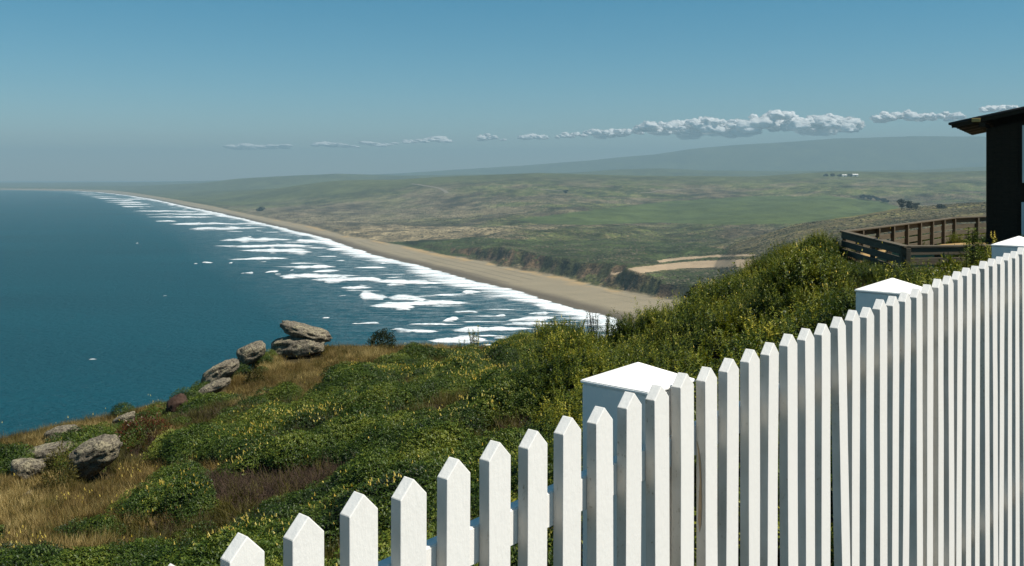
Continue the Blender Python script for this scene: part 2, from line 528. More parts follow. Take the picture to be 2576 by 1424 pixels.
def land_color(X, Y, Z, s, s2n, px, slope):
    py = py_of(Z, Y)
    nA = fbm(X / 160., Y / 160., 4, 100); nB = fbm(X / 30., Y / 45., 4, 101); nC = fbm(X / 9., Y / 12., 3, 102)
    def c(*a): return np.array(a)[None, :]
    w = lambda a: a[:, None]
    olive = c(.070, .082, .030); scrub = c(.105, .092, .062); tan = c(.205, .170, .108); dark = c(.038, .048, .022)
    col = olive + (scrub - olive) * w(sst(.42, .6, nA))
    col = col + (dark - col) * w(sst(.52, .66, nB) * .8)
    col = col + (tan - col) * w(sst(.60, .74, nC) * .45)
    left = sst(1350, 800, px) * sst(4600, 3200, Y)
    grey = c(.125, .108, .082)
    col = col + (grey * (0.62 + 0.9 * w(nC)) - col) * w(left * .8)
    hillf = sst(3800, 4800, Y)
    hillc = c(.070, .082, .036) * (0.75 + 0.5 * w(fbm(X / 300., Y / 500., 4, 103)))
    col = col + (hillc - col) * w(hillf)
    jx = px + 26 * (fbm(X / 60., Y / 60., 3, 104) - .5); jy = py + 7 * (fbm(X / 40., Y / 60., 4, 105) - .5)
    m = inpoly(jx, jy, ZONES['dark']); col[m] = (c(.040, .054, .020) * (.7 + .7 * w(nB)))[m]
    m = inpoly(jx, jy, ZONES['dunes']); tt = w(.25 + .75 * sst(.40, .58, nC)); dn = c(.27, .225, .150) * tt + c(.10, .088, .060) * (1 - tt); col[m] = dn[m]
    m = inpoly(jx, py + 3 * (fbm(X / 90., Y / 90., 2, 106) - .5), ZONES['field']); fl = c(.064, .088, .030) * (.85 + .3 * w(fbm(X / 260., Y / 90., 3, 107))); col[m] = fl[m]
    m = inpoly(jx, jy, ZONES['lowgreen']); lg = c(.050, .066, .026) * (.8 + .4 * w(nB)); col[m] = lg[m]
    sp = (np.interp(px, *SPUR) > 30) & (Y < 1700) & (Z > 40)
    st = fbm(X / 140. + Y / 900., Y / 16., 4, 108)
    spc = c(.088, .074, .042) + (c(.125, .120, .050) - c(.088, .074, .042)) * w(sst(.5, .68, st)); spc = spc + (c(.05, .055, .025) - spc) * w(sst(.55, .35, nC) * .6)
    col[sp] = spc[sp]
    for z in ('sand', 'sand2', 'sand3'):
        m = inpoly(px + 10 * (nB - .5), py + 3.5 * (fbm(X / 22., Y / 22., 3, 109) - .5), ZONES[z])
        sn = c(.35, .275, .205) * (.85 + .3 * w(nB)); col[m] = sn[m]
    # eroded faces
    fc = sst(.42, .75, slope) * (s2n < 70) * (s2n > -4) * (px < 1900)
    soil = c(.105, .074, .048) * (.45 + 1.0 * w(fbm(X / 7., Y / 7. + Z / 3., 3, 110)))
    veg = c(.040, .048, .022)
    soil = soil + (veg - soil) * w(sst(.40, .56, fbm(X / 34., Y / 34., 3, 111)) * .9)
    col = col + (soil - col) * w(fc)
    # beach
    be = sst(5, -3, s2n + 6 * (nC - .5))
    dry = c(.245, .216, .168) * (.86 + .28 * w(fbm(X / 40., Y / 14., 4, 112)))
    dry = dry + (c(.37, .27, .15) - dry) * w(sst(-26, -4, s2n) * sst(.45, .6, nB) * .8)
    lines = np.abs(((s + 10 * (fbm(X / 120., Y / 120., 3, 113) - .5)) % 21) - 10)
    dry = dry * (1 - .42 * w(sst(2.2, .4, lines) * sst(.45, .6, nA)))
    wet = c(.105, .090, .074)
    bc = wet + (dry - wet) * w(sst(14, 42, s + 10 * (nB - .5)))
    col = col + (bc - col) * w(be)
    clump = fbm(X / 42., Y / 60., 4, 120, .62); broad = fbm(X / 210., Y / 330., 3, 121)
    mod = np.clip(1 + 2.1 * (clump - .5) + 1.0 * (broad - .5), .4, 1.8)
    inland = sst(4, 20, s2n) * (1 - .6 * inpoly(px, py, ZONES['field'])) * (1 - .45 * hillf)
    for z in ('sand', 'sand2', 'sand3'):
        inland = inland * (1 - .9 * inpoly(px, py, ZONES[z]))
    col = col * (1 + (w(mod) - 1) * w(inland))
    return np.clip(col * c(.90, .86, .74), 0, 1)

def land_material():
    t = NT('coastal_land')
    a = t.attr('albedo').outputs['Color']
    r = t.attr('rough_veg').outputs['Fac']
    g = t.geo(); pos = g.outputs['Position']
    n = t.noise(t.mapping(pos, (0.16, 0.16, 0.2)), 1.0, 5, 0.65)
    n2 = t.noise(t.mapping(pos, (0.5, 0.5, 0.5)), 1.0, 4, 0.6)
    vo = t.n('ShaderNodeTexVoronoi'); vo.inputs['Scale'].default_value = 0.22
    t.l(pos, vo.inputs['Vector'])
    spot = t.ramp(vo.outputs['Distance'], [(0.15, 0.35), (0.5, 1.2)])
    k = t.ramp(n, [(0.32, 0.40), (0.68, 1.6)])
    veg = t.mix(1.0, t.mix(1.0, a, k, 'MULTIPLY'), spot, 'MULTIPLY')
    bare = t.mix(1.0, a, t.ramp(n2, [(0.3, 0.88), (0.7, 1.12)]), 'MULTIPLY')
    col = t.mix(r, bare, veg)
    h = t.math('ADD', t.math('MULTIPLY', n, 2.2), n2)
    nd = t.n('ShaderNodeBump'); nd.inputs['Distance'].default_value = 1.2
    t.l(h, nd.inputs['Height']); t.l(t.math('MULTIPLY_ADD', r, 0.75, 0.1), nd.inputs['Strength'])
    return t.done(t.princ(col, 0.95, 0.1, nd.outputs[0]))

def build_land():
    az = np.concatenate([np.linspace(-0.85, -0.56, 30)[:-1], np.linspace(-0.56, 0.56, 680), np.linspace(0.56, 0.85, 40)[1:]])
    Y = [560.0]
    while Y[-1] < 18500:
        y = Y[-1]
        Y.append(y + (3.0 if 900 < y < 2000 else 4.0 if y <= 900 else max(3.0, 0.0000016 * y * y) if y < 4000 else 0.006 * y))
    Y = np.array(Y)
    YY, AA = np.meshgrid(Y, az, indexing='ij')
    XX = AA * YY
    h, s, s2n, px = land_h(XX.ravel(), YY.ravel())
    Z2 = h.reshape(XX.shape)
    gy = np.gradient(Z2, axis=0) / np.gradient(YY, axis=0)
    gx = np.gradient(Z2, axis=1) / np.gradient(XX, axis=1)
    slope = np.hypot(gx, gy).ravel()
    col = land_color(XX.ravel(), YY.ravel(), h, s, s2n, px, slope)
    faces = grid_faces(len(Y), len(az))
    # drop the part that lies well under the sea
    keep = (h > -2.4)
    fk = keep[faces].any(1)
    faces = faces[fk]
    used = np.zeros(len(h), bool); used[faces.ravel()] = True
    idx = np.cumsum(used) - 1
    V = np.stack([XX.ravel(), YY.ravel(), h], 1)[used]
    me = mesh_np('coastal_land', V, idx[faces], True)
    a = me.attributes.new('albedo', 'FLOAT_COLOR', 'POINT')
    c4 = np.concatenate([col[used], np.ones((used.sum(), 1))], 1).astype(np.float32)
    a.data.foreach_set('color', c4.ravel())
    beach = np.clip(sst(-2, 8, s2n), 0, 1)
    for z in ('sand', 'sand2', 'sand3'):
        beach[inpoly(px, py_of(h, YY.ravel()), ZONES[z])] = 0.1
    beach[inpoly(px, py_of(h, YY.ravel()), ZONES['field'])] = 0.35
    beach *= 1 - 0.6 * sst(3500, 6000, YY.ravel())
    a = me.attributes.new('rough_veg', 'FLOAT', 'POINT')
    a.data.foreach_set('value', beach[used].astype(np.float32))
    o = me_obj('coastal_land', me, land_material())
    tag(o, 'long sandy beach with bluffs and rolling green coastal hills', None, None, 'structure')
    return o

land = build_land()

def land_hit(px, py, y0=700., y1=12500., n=4000):
    """first point of the land seen at picture (px,py)."""
    Y = np.exp(np.linspace(math.log(y0), math.log(y1), n))
    X = (px - CX) / F * Y
    ray = H + (HY - py) / F * Y
    h, *_ = land_h(X, Y, False)
    k = np.argmax(h >= ray)
    if h[k] < ray[k]:
        k = int(np.argmin(np.abs(h - ray)))
    return Vector((X[k], Y[k], h[k]))

def simple_mat(name, col, rough=0.85, spec=0.2, var=0.15, scale=3.0, bump=0.0):
    t = NT(name)
    n = t.noise(t.obj(), scale, 5)
    c = t.mix(n, tuple(v * (1 - var) for v in col), tuple(min(1, v * (1 + var)) for v in col))
    nr = t.bump(n, bump, 0.05) if bump else None
    return t.done(t.princ(c, rough, spec, nr))

ROADM = simple_mat('pale_track', (.17, .15, .11), scale=0.02)
def ribbon(name, pts, width, label):
    P = [land_hit(*p) for p in pts]
    Q = []
    for a, b in zip(P[:-1], P[1:]):
        for k in range(12):
            q = a.lerp(b, k / 12.0)
            Q.append(q)
    Q.append(P[-1])
    V = []
    for i, q in enumerate(Q):
        d = (Q[min(i + 1, len(Q) - 1)] - Q[max(i - 1, 0)]); d.z = 0; d.normalize()
        nrm = Vector((-d.y, d.x, 0))
        for sg in (-1, 1):
            p = q + nrm * (sg * width / 2)
            h, *_ = land_h(np.array([p.x]), np.array([p.y]), True)
            V.append((p.x, p.y, float(h[0]) + 0.9))
    Fc = [(2 * i, 2 * i + 1, 2 * i + 3, 2 * i + 2) for i in range(len(Q) - 1)]
    o = me_obj(name, mesh_np(name, V, Fc, True), ROADM)
    tag(o, label, None, None, 'structure')
ribbon('road', [(1036,463),(1060,466),(1086,470),(1106,474),(1118,480),(1126,486)], 15, 'pale curving ranch road on the grassy hill')
ribbon('road', [(1350,476),(1372,477),(1400,480),(1416,481)], 10, 'pale straight track leading to the lone round tree')
ribbon('road', [(1610,486),(1660,480),(1730,476),(1800,474)], 12, 'faint looping farm track across the upper pasture')

# ------------------------------------------------------------------ the near headland
CTRL = [(-300,1424,16),(0,1424,14),(300,1424,13),(600,1424,12),(900,1350,11.5),(1200,1250,11),(0,1250,18.5),(300,1300,15.5),(240,1170,20),(0,1112,25),(-300,1150,27),(430,1022,28),(450,1150,20),(600,1100,20),(700,1200,16),(700,1000,24),(540,985,29.3),(600,945,30.4),(655,918,31.5),(690,893,33),(760,885,33),(830,868,34),(950,872,35),(1000,1000,20),(1000,1120,16),(1100,884,35),(1200,876,34),(1300,872,32),(1300,950,23),(1400,1080,14.5),(1400,858,31),(1490,842,30),(1600,836,28),(1700,815,26),(1700,905,18),(1760,765,29),(1850,695,28),(1950,645,28),(1900,805,18),(2050,645,24),(2050,725,18)]
pts = []
for (x, y, Y) in CTRL:
    p = at(x, y, Y)
    pts.append((p.x, p.y, p.z - H - 0.25))
pts += [(9,26,-2.35),(12,24,-2.35),(10,21,-2.35),(15,32,-2.4),(11,22,-2.35),(8.5,17,-2.3),(7,14,-2.3),(6,9,-2.25),(3,3,-2.2),(0.5,0.5,-2.2),(0,-10,-2.1),(10,0,-2.1),(20,20,-2.2),(25,35,-2.6),(40,0,-2.),(-10,0,-5),(-20,5,-8),(-15,-10,-5),(-35,15,-14),(18,40,-2.9),(-4,4,-3.4)]
PT = np.array(pts)
def _phi(r): return np.where(r > 1e-9, r * r * np.log(np.maximum(r, 1e-9)), 0.0)
_n = len(PT)
_K = _phi(np.hypot(PT[:, None, 0] - PT[None, :, 0], PT[:, None, 1] - PT[None, :, 1])) + 2.0 * np.eye(_n)
_P = np.concatenate([np.ones((_n, 1)), PT[:, :2]], 1)
_A = np.block([[_K, _P], [_P.T, np.zeros((3, 3))]])
_w = np.linalg.solve(_A, np.concatenate([PT[:, 2], np.zeros(3)]))
def rbf(X, Y):
    X = np.asarray(X, float); Y = np.asarray(Y, float)
    s = _w[_n] + _w[_n + 1] * X + _w[_n + 2] * Y
    for i in range(_n):
        s = s + _w[i] * _phi(np.hypot(X - PT[i, 0], Y - PT[i, 1]))
    return s
CRY = ([-900, -300, 0, 200, 430, 540, 600, 655, 700, 760, 830, 950, 1100, 1200, 1300, 1400, 1490, 1600, 1700, 1760, 1850, 1950, 2050, 2118, 2300, 2576, 3200],
       [28, 27, 25.5, 27, 28.5, 29.8, 31, 32, 33.4, 34, 35, 36, 36, 35, 33, 32, 31, 29.5, 28.5, 29.5, 29.5, 30, 32, 38, 45, 48, 50])
def hill_h(X, Y):
    X = np.asarray(X, float); Y = np.asarray(Y, float)
    px = np.where(Y > 3, np.clip(px_of(X, Y), -900, 3200), 1288)
    yc = np.interp(px, *CRY)
    over = (Y > yc) & (Y > 3)
    k = np.where(over, yc / np.maximum(Y, 1e-3), 1.0)
    z = rbf(X * k, Y * k)
    d = np.where(over, Y - yc, 0.0)
    s0 = np.maximum(-z / yc, 0.03) + 0.10
    lin = (0.95 - s0) / 0.05
    drop = np.where(d < lin, s0 * d + 0.025 * d * d, s0 * lin + 0.025 * lin ** 2 + 0.95 * (d - lin))
    # the slope to the sea on the left, out of the picture
    z = z - drop
    z = z + (fbm(X / 3.0, Y / 3.0, 4, 200) - 0.5) * 0.5 * np.clip((np.hypot(X, Y) - 5) / 8, 0, 1)
    return np.maximum(z, -151.5)

def corral_in(X, Y):
    return inpoly(X, Y, [(9.3,26),(8.6,20.7),(9.6,20.7),(11,22.4),(18,35.2),(15.9,34.0)])

def build_headland():
    def axis(lo, hi, step, far):
        a = list(np.arange(lo, hi + 1e-6, step))
        while a[-1] < far: a.append(a[-1] * 1.05 + 0.3)
        return a
    xp = axis(-42, 42, 0.5, 300)
    xs = np.array([-v for v in axis(42, 42, .5, 300)[::-1][:-1]] + xp)
    ys = np.array(axis(-14, 60, 0.5, 330))
    YY, XX = np.meshgrid(ys, xs, indexing='ij')
    z = hill_h(XX.ravel(), YY.ravel()) + H
    me = mesh_np('headland', np.stack([XX.ravel(), YY.ravel(), z], 1), grid_faces(len(ys), len(xs)), True)
    a = me.attributes.new('bare', 'FLOAT', 'POINT')
    b = corral_in(XX.ravel(), YY.ravel()).astype(np.float32)
    a.data.foreach_set('value', b)
    t = NT('headland_earth')
    pos = t.geo().outputs['Position']
    n = t.noise(pos, 1.3, 6, 0.65); n2 = t.noise(pos, 14.0, 4)
    earth = t.mix(n, (.022, .018, .009), (.060, .046, .020))
    dirt = t.mix(n2, (.28, .18, .075), (.42, .29, .13))
    col = t.mix(t.attr('bare').outputs['Fac'], earth, dirt)
    o = me_obj('headland', me, t.done(t.princ(col, 0.95, 0.1, t.bump(n2, 0.6, 0.04))))
    tag(o, 'grassy headland slope falling to the sea below the fence', None, None, 'structure')
build_headland()

def hill_hit(px, py, ymin=4.0, ymax=60.0):
    Y = np.linspace(ymin, ymax, 1200)
    X = (px - CX) / F * Y
    ray = (HY - py) / F * Y
    h = hill_h(X, Y)
    k = int(np.argmax(h >= ray))
    if h[k] < ray[k]: k = int(np.argmin(np.abs(h - ray)))
    return Vector((X[k], Y[k], H + h[k]))

# ------------------------------------------------------------------ plants: clump meshes for the ground cover
class Leaves:
    """collects flat leaves (quads) and blades."""
    def __init__(self): self.v = []; self.f = []
    def leaf(self, p, d, up, L, W):
        d = d.normalized(); s = d.cross(up)
        if s.length < 1e-4: s = Vector((1, 0, 0))
        s.normalize()
        n = s.cross(d)
        i = len(self.v)
        m = p + d * (L * 0.5) + n * (L * 0.08)
        self.v += [p, m + s * (W / 2), p + d * L, m - s * (W / 2)]
        self.f.append((i, i + 1, i + 2, i + 3))
    def blade(self, p, d, bend, L, W):
        s = Vector((d.y, -d.x, 0))
        if s.length < 1e-3: s = Vector((1, 0, 0))
        s.normalize()
        i = len(self.v)
        q = p + d * (L * 0.55); e = q + (d + bend).normalized() * (L * 0.45)
        self.v += [p - s * W / 2, p + s * W / 2, q + s * W * .4, q - s * W * .4]
        self.f.append((i, i + 1, i + 2, i + 3))
        j = len(self.v)
        self.v += [q - s * W * .4, q + s * W * .4, e + s * W * .06, e - s * W * .06]
        self.f.append((j, j + 1, j + 2, j + 3))
    def tube(self, a, b, r0, r1):
        d = (b - a).normalized(); s = d.orthogonal().normalized(); u = d.cross(s)
        i = len(self.v)
        for p, r in ((a, r0), (b, r1)):
            for k in range(4):
                an = k * math.pi / 2
                self.v.append(p + (s * math.cos(an) + u * math.sin(an)) * r)
        for k in range(4):
            self.f.append((i + k, i + (k + 1) % 4, i + 4 + (k + 1) % 4, i + 4 + k))
    def mesh(self, name, mat):
        me = mesh_np(name, np.array([tuple(v) for v in self.v]), np.array(self.f))
        me.materials.append(mat)
        return me

def rv(a=1.0):
    while True:
        v = Vector((random.uniform(-1, 1), random.uniform(-1, 1), random.uniform(-1, 1)))
        if 0.05 < v.length <= 1: return v.normalized() * a

LUPM = leaf_mat('lupine_leaf', [(0.0, (.004, .008, .0015)), (0.32, (.016, .036, .003)), (0.6, (.054, .088, .008)), (1.0, (.175, .190, .024))], 0.14, patch=0.55)
SHRM = leaf_mat('shrub_leaf', [(0.0, (.005, .010, .002)), (0.32, (.027, .050, .004)), (0.62, (.115, .135, .010)), (1.0, (.34, .29, .030))], 0.18, patch=0.5)
GRSM = leaf_mat('dry_grass_blade', [(0.0, (.030, .019, .006)), (0.28, (.100, .064, .017)), (0.55, (.25, .175, .055)), (0.9, (.52, .40, .18))], 0.25, 0.6, patch=0.45)
GGRM = leaf_mat('olive_grass_blade', [(0.0, (.022, .022, .006)), (0.4, (.070, .062, .012)), (0.75, (.125, .105, .022)), (1.0, (.21, .16, .05))], 0.25, 0.6, patch=0.5)
TWGM = simple_mat('dead_twig', (.075, .050, .035), var=0.5, scale=9.0)
FLWM = leaf_mat('yellow_lupine_flower', [(0.0, (.60, .42, .06)), (0.5, (.82, .66, .17)), (1.0, (.92, .84, .44))], 0.3, 0.5, patch=0.8)
STMM = simple_mat('green_stem', (.060, .070, .018), var=0.3, scale=8.0)
REDM = leaf_mat('ice_plant_leaf', [(0.0, (.030, .008, .004)), (0.4, (.085, .022, .009)), (0.75, (.16, .05, .016)), (1.0, (.24, .11, .03))], 0.1, 0.4, patch=1.2)
DRKM = leaf_mat('dark_bush_leaf', [(0.0, (.008, .012, .003)), (0.5, (.024, .034, .008)), (1.0, (.075, .078, .016))], 0.2, patch=1.0)

def lupine_clump(seed):
    random.seed(seed)
    L = Leaves()
    for k in range(380):
        u = rv()
        u.z = abs(u.z)
        r = random.uniform(0.55, 1.0) ** 0.5
        p = Vector((u.x * 0.34 * r, u.y * 0.34 * r, 0.02 + u.z * 0.27 * r))
        # little star of leaflets
        d0 = (u * 0.7 + Vector((0, 0, 0.6)) + rv(0.5)).normalized()
        s = random.uniform(0.026, 0.046)
        a = d0.orthogonal().normalized(); b = d0.cross(a)
        for j in range(3):
            an = j * 2.1 + random.uniform(-.4, .4)
            dd = a * math.cos(an) + b * math.sin(an) + d0 * 0.45
            L.leaf(p, dd, d0, s, s * 0.42)
    return L.mesh('lupine_clump', LUPM)

def shrub_clump(seed):
    random.seed(seed)
    L = Leaves()
    for k in range(15):
        a = random.uniform(0, 6.283); r = random.uniform(0, .26)
        b = Vector((math.cos(a) * r, math.sin(a) * r, 0))
        top = b + Vector((math.cos(a) * r * .8 + random.uniform(-.1, .1), math.sin(a) * r * .8 + random.uniform(-.1, .1), random.uniform(.35, .72)))
        n = 17
        for j in range(n):
            t = 0.25 + 0.75 * j / n
            p = b.lerp(top, t)
            an = j * 2.4 + k
            d = Vector((math.cos(an), math.sin(an), random.uniform(.1, .9)))
            s = random.uniform(.05, .085) * (1.15 - .45 * t)
            L.leaf(p, d, Vector((0, 0, 1)), s, s * .42)
            L.leaf(p, Vector((-d.x, -d.y + .3, d.z)), Vector((0, 0, 1)), s, s * .42)
    return L.mesh('shrub_clump', SHRM)

def grass_tuft(seed, mat, n=80, h=.34, lean=.35):
    random.seed(seed)
    L = Leaves()
    for k in range(n):
        a = random.uniform(0, 6.283); r = random.uniform(0, 1) ** .5 * .17
        b = Vector((math.cos(a) * r, math.sin(a) * r, -.03))
        d = Vector((random.uniform(-.35, .35) - .10, random.uniform(-.35, .35), 1)).normalized()
        bend = Vector((random.uniform(-.5, .4) - lean, random.uniform(-.6, .6), random.uniform(-.5, .1)))
        L.blade(b, d, bend, h * random.uniform(.5, 1.25), random.uniform(.006, .012))
    return L.mesh('grass_tuft', mat)

def twig_clump(seed):
    random.seed(seed)
    L = Leaves()
    for k in range(34):
        a = random.uniform(0, 6.283); r = random.uniform(0, .25)
        p = Vector((math.cos(a) * r, math.sin(a) * r, 0))
        d = Vector((random.uniform(-.8, .8), random.uniform(-.8, .8), random.uniform(.2, .9)))
        for j in range(3):
            q = p + d * random.uniform(.06, .12)
            L.tube(p, q, .006 - .0015 * j, .0045 - .0012 * j)
            p = q; d = d + rv(.5)
    return L.mesh('twig_clump', TWGM)

def flower_spike(seed):
    random.seed(seed)
    L = Leaves()
    h = random.uniform(.10, .15)
    for j in range(30):
        t = j / 29.0
        an = j * 2.4
        p = Vector((0, 0, .05 + h * t))
        d = Vector((math.cos(an), math.sin(an), .35 + .5 * t))
        s = .036 * (1 - .72 * t) + .006
        L.leaf(p, d, Vector((0, 0, 1)), s, s * .75)
    return L.mesh('flower_spike', FLWM)

def make_sources(kind, meshes):
    col = bpy.data.collections.new(kind + '_sources')
    for i, me in enumerate(meshes):
        col.objects.link(bpy.data.objects.new('%s_source_%02d' % (kind, i), me))
    return col, len(meshes)

def scatter(name, P, R, S, col, ncol, label):
    me = bpy.data.meshes.new(name)
    P = np.asarray(P, np.float32)
    me.vertices.add(len(P))
    me.vertices.foreach_set('co', P.ravel())
    a = me.attributes.new('rot', 'FLOAT_VECTOR', 'POINT'); a.data.foreach_set('vector', np.asarray(R, np.float32).ravel())
    a = me.attributes.new('scl', 'FLOAT_VECTOR', 'POINT'); a.data.foreach_set('vector', np.asarray(S, np.float32).ravel())
    a = me.attributes.new('idx', 'INT', 'POINT'); a.data.foreach_set('value', rng.integers(0, ncol, len(P)).astype(np.int32))
    ng = bpy.data.node_groups.new(name + '_nodes', 'GeometryNodeTree')
    ng.interface.new_socket('Geometry', in_out='INPUT', socket_type='NodeSocketGeometry')
    ng.interface.new_socket('Geometry', in_out='OUTPUT', socket_type='NodeSocketGeometry')
    N = ng.nodes
    gi = N.new('NodeGroupInput'); go = N.new('NodeGroupOutput')
    ci = N.new('GeometryNodeCollectionInfo')
    ci.inputs['Collection'].default_value = col
    ci.inputs['Separate Children'].default_value = True
    ci.inputs['Reset Children'].default_value = True
    ip = N.new('GeometryNodeInstanceOnPoints')
    ip.inputs['Pick Instance'].default_value = True
    def na(nm, typ):
        nd = N.new('GeometryNodeInputNamedAttribute'); nd.data_type = typ
        nd.inputs['Name'].default_value = nm
        return nd.outputs['Attribute']
    Lk = ng.links.new
    Lk(gi.outputs[0], ip.inputs['Points'])
    Lk(ci.outputs[0], ip.inputs['Instance'])
    Lk(na('idx', 'INT'), ip.inputs['Instance Index'])
    er = N.new('FunctionNodeEulerToRotation')
    Lk(na('rot', 'FLOAT_VECTOR'), er.inputs[0])
    Lk(er.outputs[0], ip.inputs['Rotation'])
    Lk(na('scl', 'FLOAT_VECTOR'), ip.inputs['Scale'])
    Lk(ip.outputs[0], go.inputs[0])
    o = bpy.data.objects.new(name, me)
    C.objects.link(o)
    md = o.modifiers.new('scatter', 'NODES')
    md.node_group = ng
    tag(o, label, None, None, 'stuff')
    return o

def blobs(px, py, B):
    g = np.zeros(px.shape)
    for (x, y, rx, ry, a) in B:
        g = g + a * np.exp(-((px - x) / rx) ** 2 - ((py - y) / ry) ** 2)
    return g

GRASS_B = [(930,872,190,34,1.2),(800,930,190,44,1.2),(690,985,150,26,1.1),(600,1005,90,25,.8),(80,1090,330,30,1.0),(300,1030,200,28,.9),(40,1140,160,55,1.0),
           (180,1262,270,42,1.3),(40,1330,170,45,1.1),(120,1410,260,36,1.1),(470,1200,130,22,.9),(330,1330,160,18,.7),(1180,895,90,12,.8),(1020,870,120,26,.6),(560,930,60,30,.6),(1400,1230,200,60,.5)]
BROWN_B = [(720,1235,190,36,1.2),(880,1200,60,22,.9),(420,1120,70,26,.6),(560,1260,90,30,.8)]
FLOWER_B = [(960,958,75,18,1.5),(1060,960,120,20,1.),(1190,955,110,22,1.4),(1190,1062,80,26,1.6),(1330,905,130,40,.55),(1250,985,90,16,.9),(1420,970,70,30,.6),(640,1130,120,26,1.),(250,1290,150,26,1.2),
            (520,1385,160,38,1.5),(480,1310,140,26,1.),(780,1080,140,18,.9),(880,1130,140,22,.6),(1000,1340,140,60,1.4),(1160,1260,90,50,1.1),(1330,1110,80,30,1.1),(330,1230,80,20,.8),(640,1200,90,16,.8),(1230,1120,120,18,.8),(40,1420,90,30,1.0),(1850,800,260,90,.13),(1560,905,150,40,.2),(2000,740,160,60,.10)]
NOVEG = []   # (x, y, r) kept clear: rocks, filled below

def sample_hill(n):
    """uniform over the hill's plan as far as the picture shows it."""
    a = rng.uniform(-0.66, 0.62, n * 3); Y = rng.uniform(3.0, 42, n * 3)
    keep = rng.random(n * 3) < Y / 42.0
    a = a[keep]; Y = Y[keep]
    X = a * Y
    px = px_of(X, Y)
    yc = np.interp(px, *CRY)
    m = Y < yc + 1.2
    X, Y = X[m][:n], Y[m][:n]
    return X, Y

# fence line (also used to keep plants behind it)
W = 0.07
FT = 0.749
FU = Vector((math.sin(FT), math.cos(FT), 0)); FB = Vector((-math.cos(FT), math.sin(FT), 0))
F0 = Vector((-7.803 * W, 22.289 * W, 0))
def fence_side(X, Y):
    return (X - F0.x) * FB.x + (Y - F0.y) * FB.y

ROCKS = [  # px0, px1, py0, py1, depth, tilt(deg), seed, label, flatness
    (704, 836, 809, 858, 34.6, -16, 3, 'long lichen-covered boulder lying on top of the ridge pile', 0.9),
    (680, 822, 838, 892, 33.8, 4, 8, 'broad pale boulder under the long one on the ridge', 1.0),
    (594, 670, 856, 922, 31.0, 20, 12, 'rough dome-shaped boulder beside the ridge pile', 1.0),
    (504, 604, 908, 968, 30.0, 26, 15, 'dark-faced boulder leaning out over the sea', 1.0),
    (486, 580, 958, 1004, 28.6, 26, 19, 'flat tilted slab just below the leaning boulder', 0.5),
    (414, 474, 992, 1052, 27.2, 36, 23, 'dark reddish rock edge half buried at the crest', 0.7),
    (279, 343, 1041, 1082, 25.0, 22, 27, 'small pale rock above the red ice plant', 0.8),
    (114, 199, 1070, 1116, 22.6, 10, 31, 'rounded grey rock at the far side of the rock group', 1.0),
    (219, 261, 1074, 1110, 21.6, 20, 35, 'smallest upright rock touching the big boulder', 1.0),
    (168, 311, 1092, 1200, 20.0, 24, 39, 'biggest grey boulder of the group on the grassy slope', 1.0),
    (46, 200, 1110, 1176, 19.6, 12, 43, 'flat overhanging rock with grass growing over its back', 0.7),
    (28, 110, 1156, 1212, 18.9, 5, 47, 'dark shaded boulder under the overhanging rock', 1.0),
    (52, 82, 1240, 1262, 16.6, 30, 51, 'small pale stone poking out of dry grass', 0.8),
]
ROCKS = [r[:4] + (hill_hit((r[0] + r[1]) / 2, r[3] + .10 * (r[3] - r[2])).y + .1,) + r[5:] if i > 0 else r for i, r in enumerate(ROCKS)]
ROCKS[0] = ROCKS[0][:4] + (ROCKS[1][4] + .15,) + ROCKS[0][5:]
for r in ROCKS:
    c = at((r[0] + r[1]) / 2, (r[2] + r[3]) / 2, r[4])
    NOVEG.append((c.x, c.y, 0.42 * (r[1] - r[0]) / F * r[4]))
    NOVEG.append((c.x * .975, c.y * .975, 0.36 * (r[1] - r[0]) / F * r[4]))

def veg_ok(X, Y):
    m = (fence_side(X, Y) > 1.0) & ~corral_in(X, Y)
    for (x, y, r) in NOVEG:
        m &= (X - x) ** 2 + (Y - y) ** 2 > r * r
    # the hut
    hx = X - 10.99; hy = Y - 22.0
    u = hx * .866 - hy * .5; v = hx * .5 + hy * .866
    m &= ~((u > -.1) & (u < 5.2) & (v > -.1) & (v < 6.2))
    return m

def place_cover():
    X, Y = sample_hill(60000)
    m = veg_ok(X, Y); X, Y = X[m], Y[m]
    Z = hill_h(X, Y); px = px_of(X, Y); py = HY - F * Z / Y
    nz = fbm(X / 1.7, Y / 1.7, 3, 300) - .5
    g = blobs(px, py, GRASS_B) + nz * 1.1
    b = blobs(px, py, BROWN_B) + nz * .8
    e = rng.random(len(X))
    right = sst(1250, 1500, px)
    return X, Y, Z + H, px, py, g, b, right, e

X, Y, Z, px, py, g, b, right, e = place_cover()
isgrass = (g > .55)
isbrown = (b > .6) & ~isgrass
isgreen = ~isgrass & ~isbrown
isshrub = isgreen & (right > e)
islup = isgreen & ~isshrub
def rots(n, tilt=.2): return np.stack([rng.normal(0, tilt, n), rng.normal(0, tilt, n), rng.uniform(0, 6.283, n)], 1)
def scls(n, lo, hi, zlo=.8, zhi=1.3):
    s = rng.uniform(lo, hi, n)
    return np.stack([s, s, s * rng.uniform(zlo, zhi, n)], 1)
mound = fbm(X / 1.45, Y / 1.45, 3, 310)      # cushions and hollows
m = islup & (rng.random(len(X)) < .46) & (mound > .43)
lup_col, nlup = make_sources('lupine', [lupine_clump(s) for s in (1, 2, 3, 4, 5)])
S = scls(m.sum(), .48, 1.0) * (0.5 + 1.0 * mound[m])[:, None]
P = np.stack([X[m], Y[m], Z[m] + 0.95 * np.clip(mound[m] - .42, 0, 1)], 1)
scatter('lupine_cover', P, rots(m.sum()), S, lup_col, nlup, 'low dark green lupine carpet over the slope behind the fence')
m = isshrub & (rng.random(len(X)) < .40) & (mound > .42)
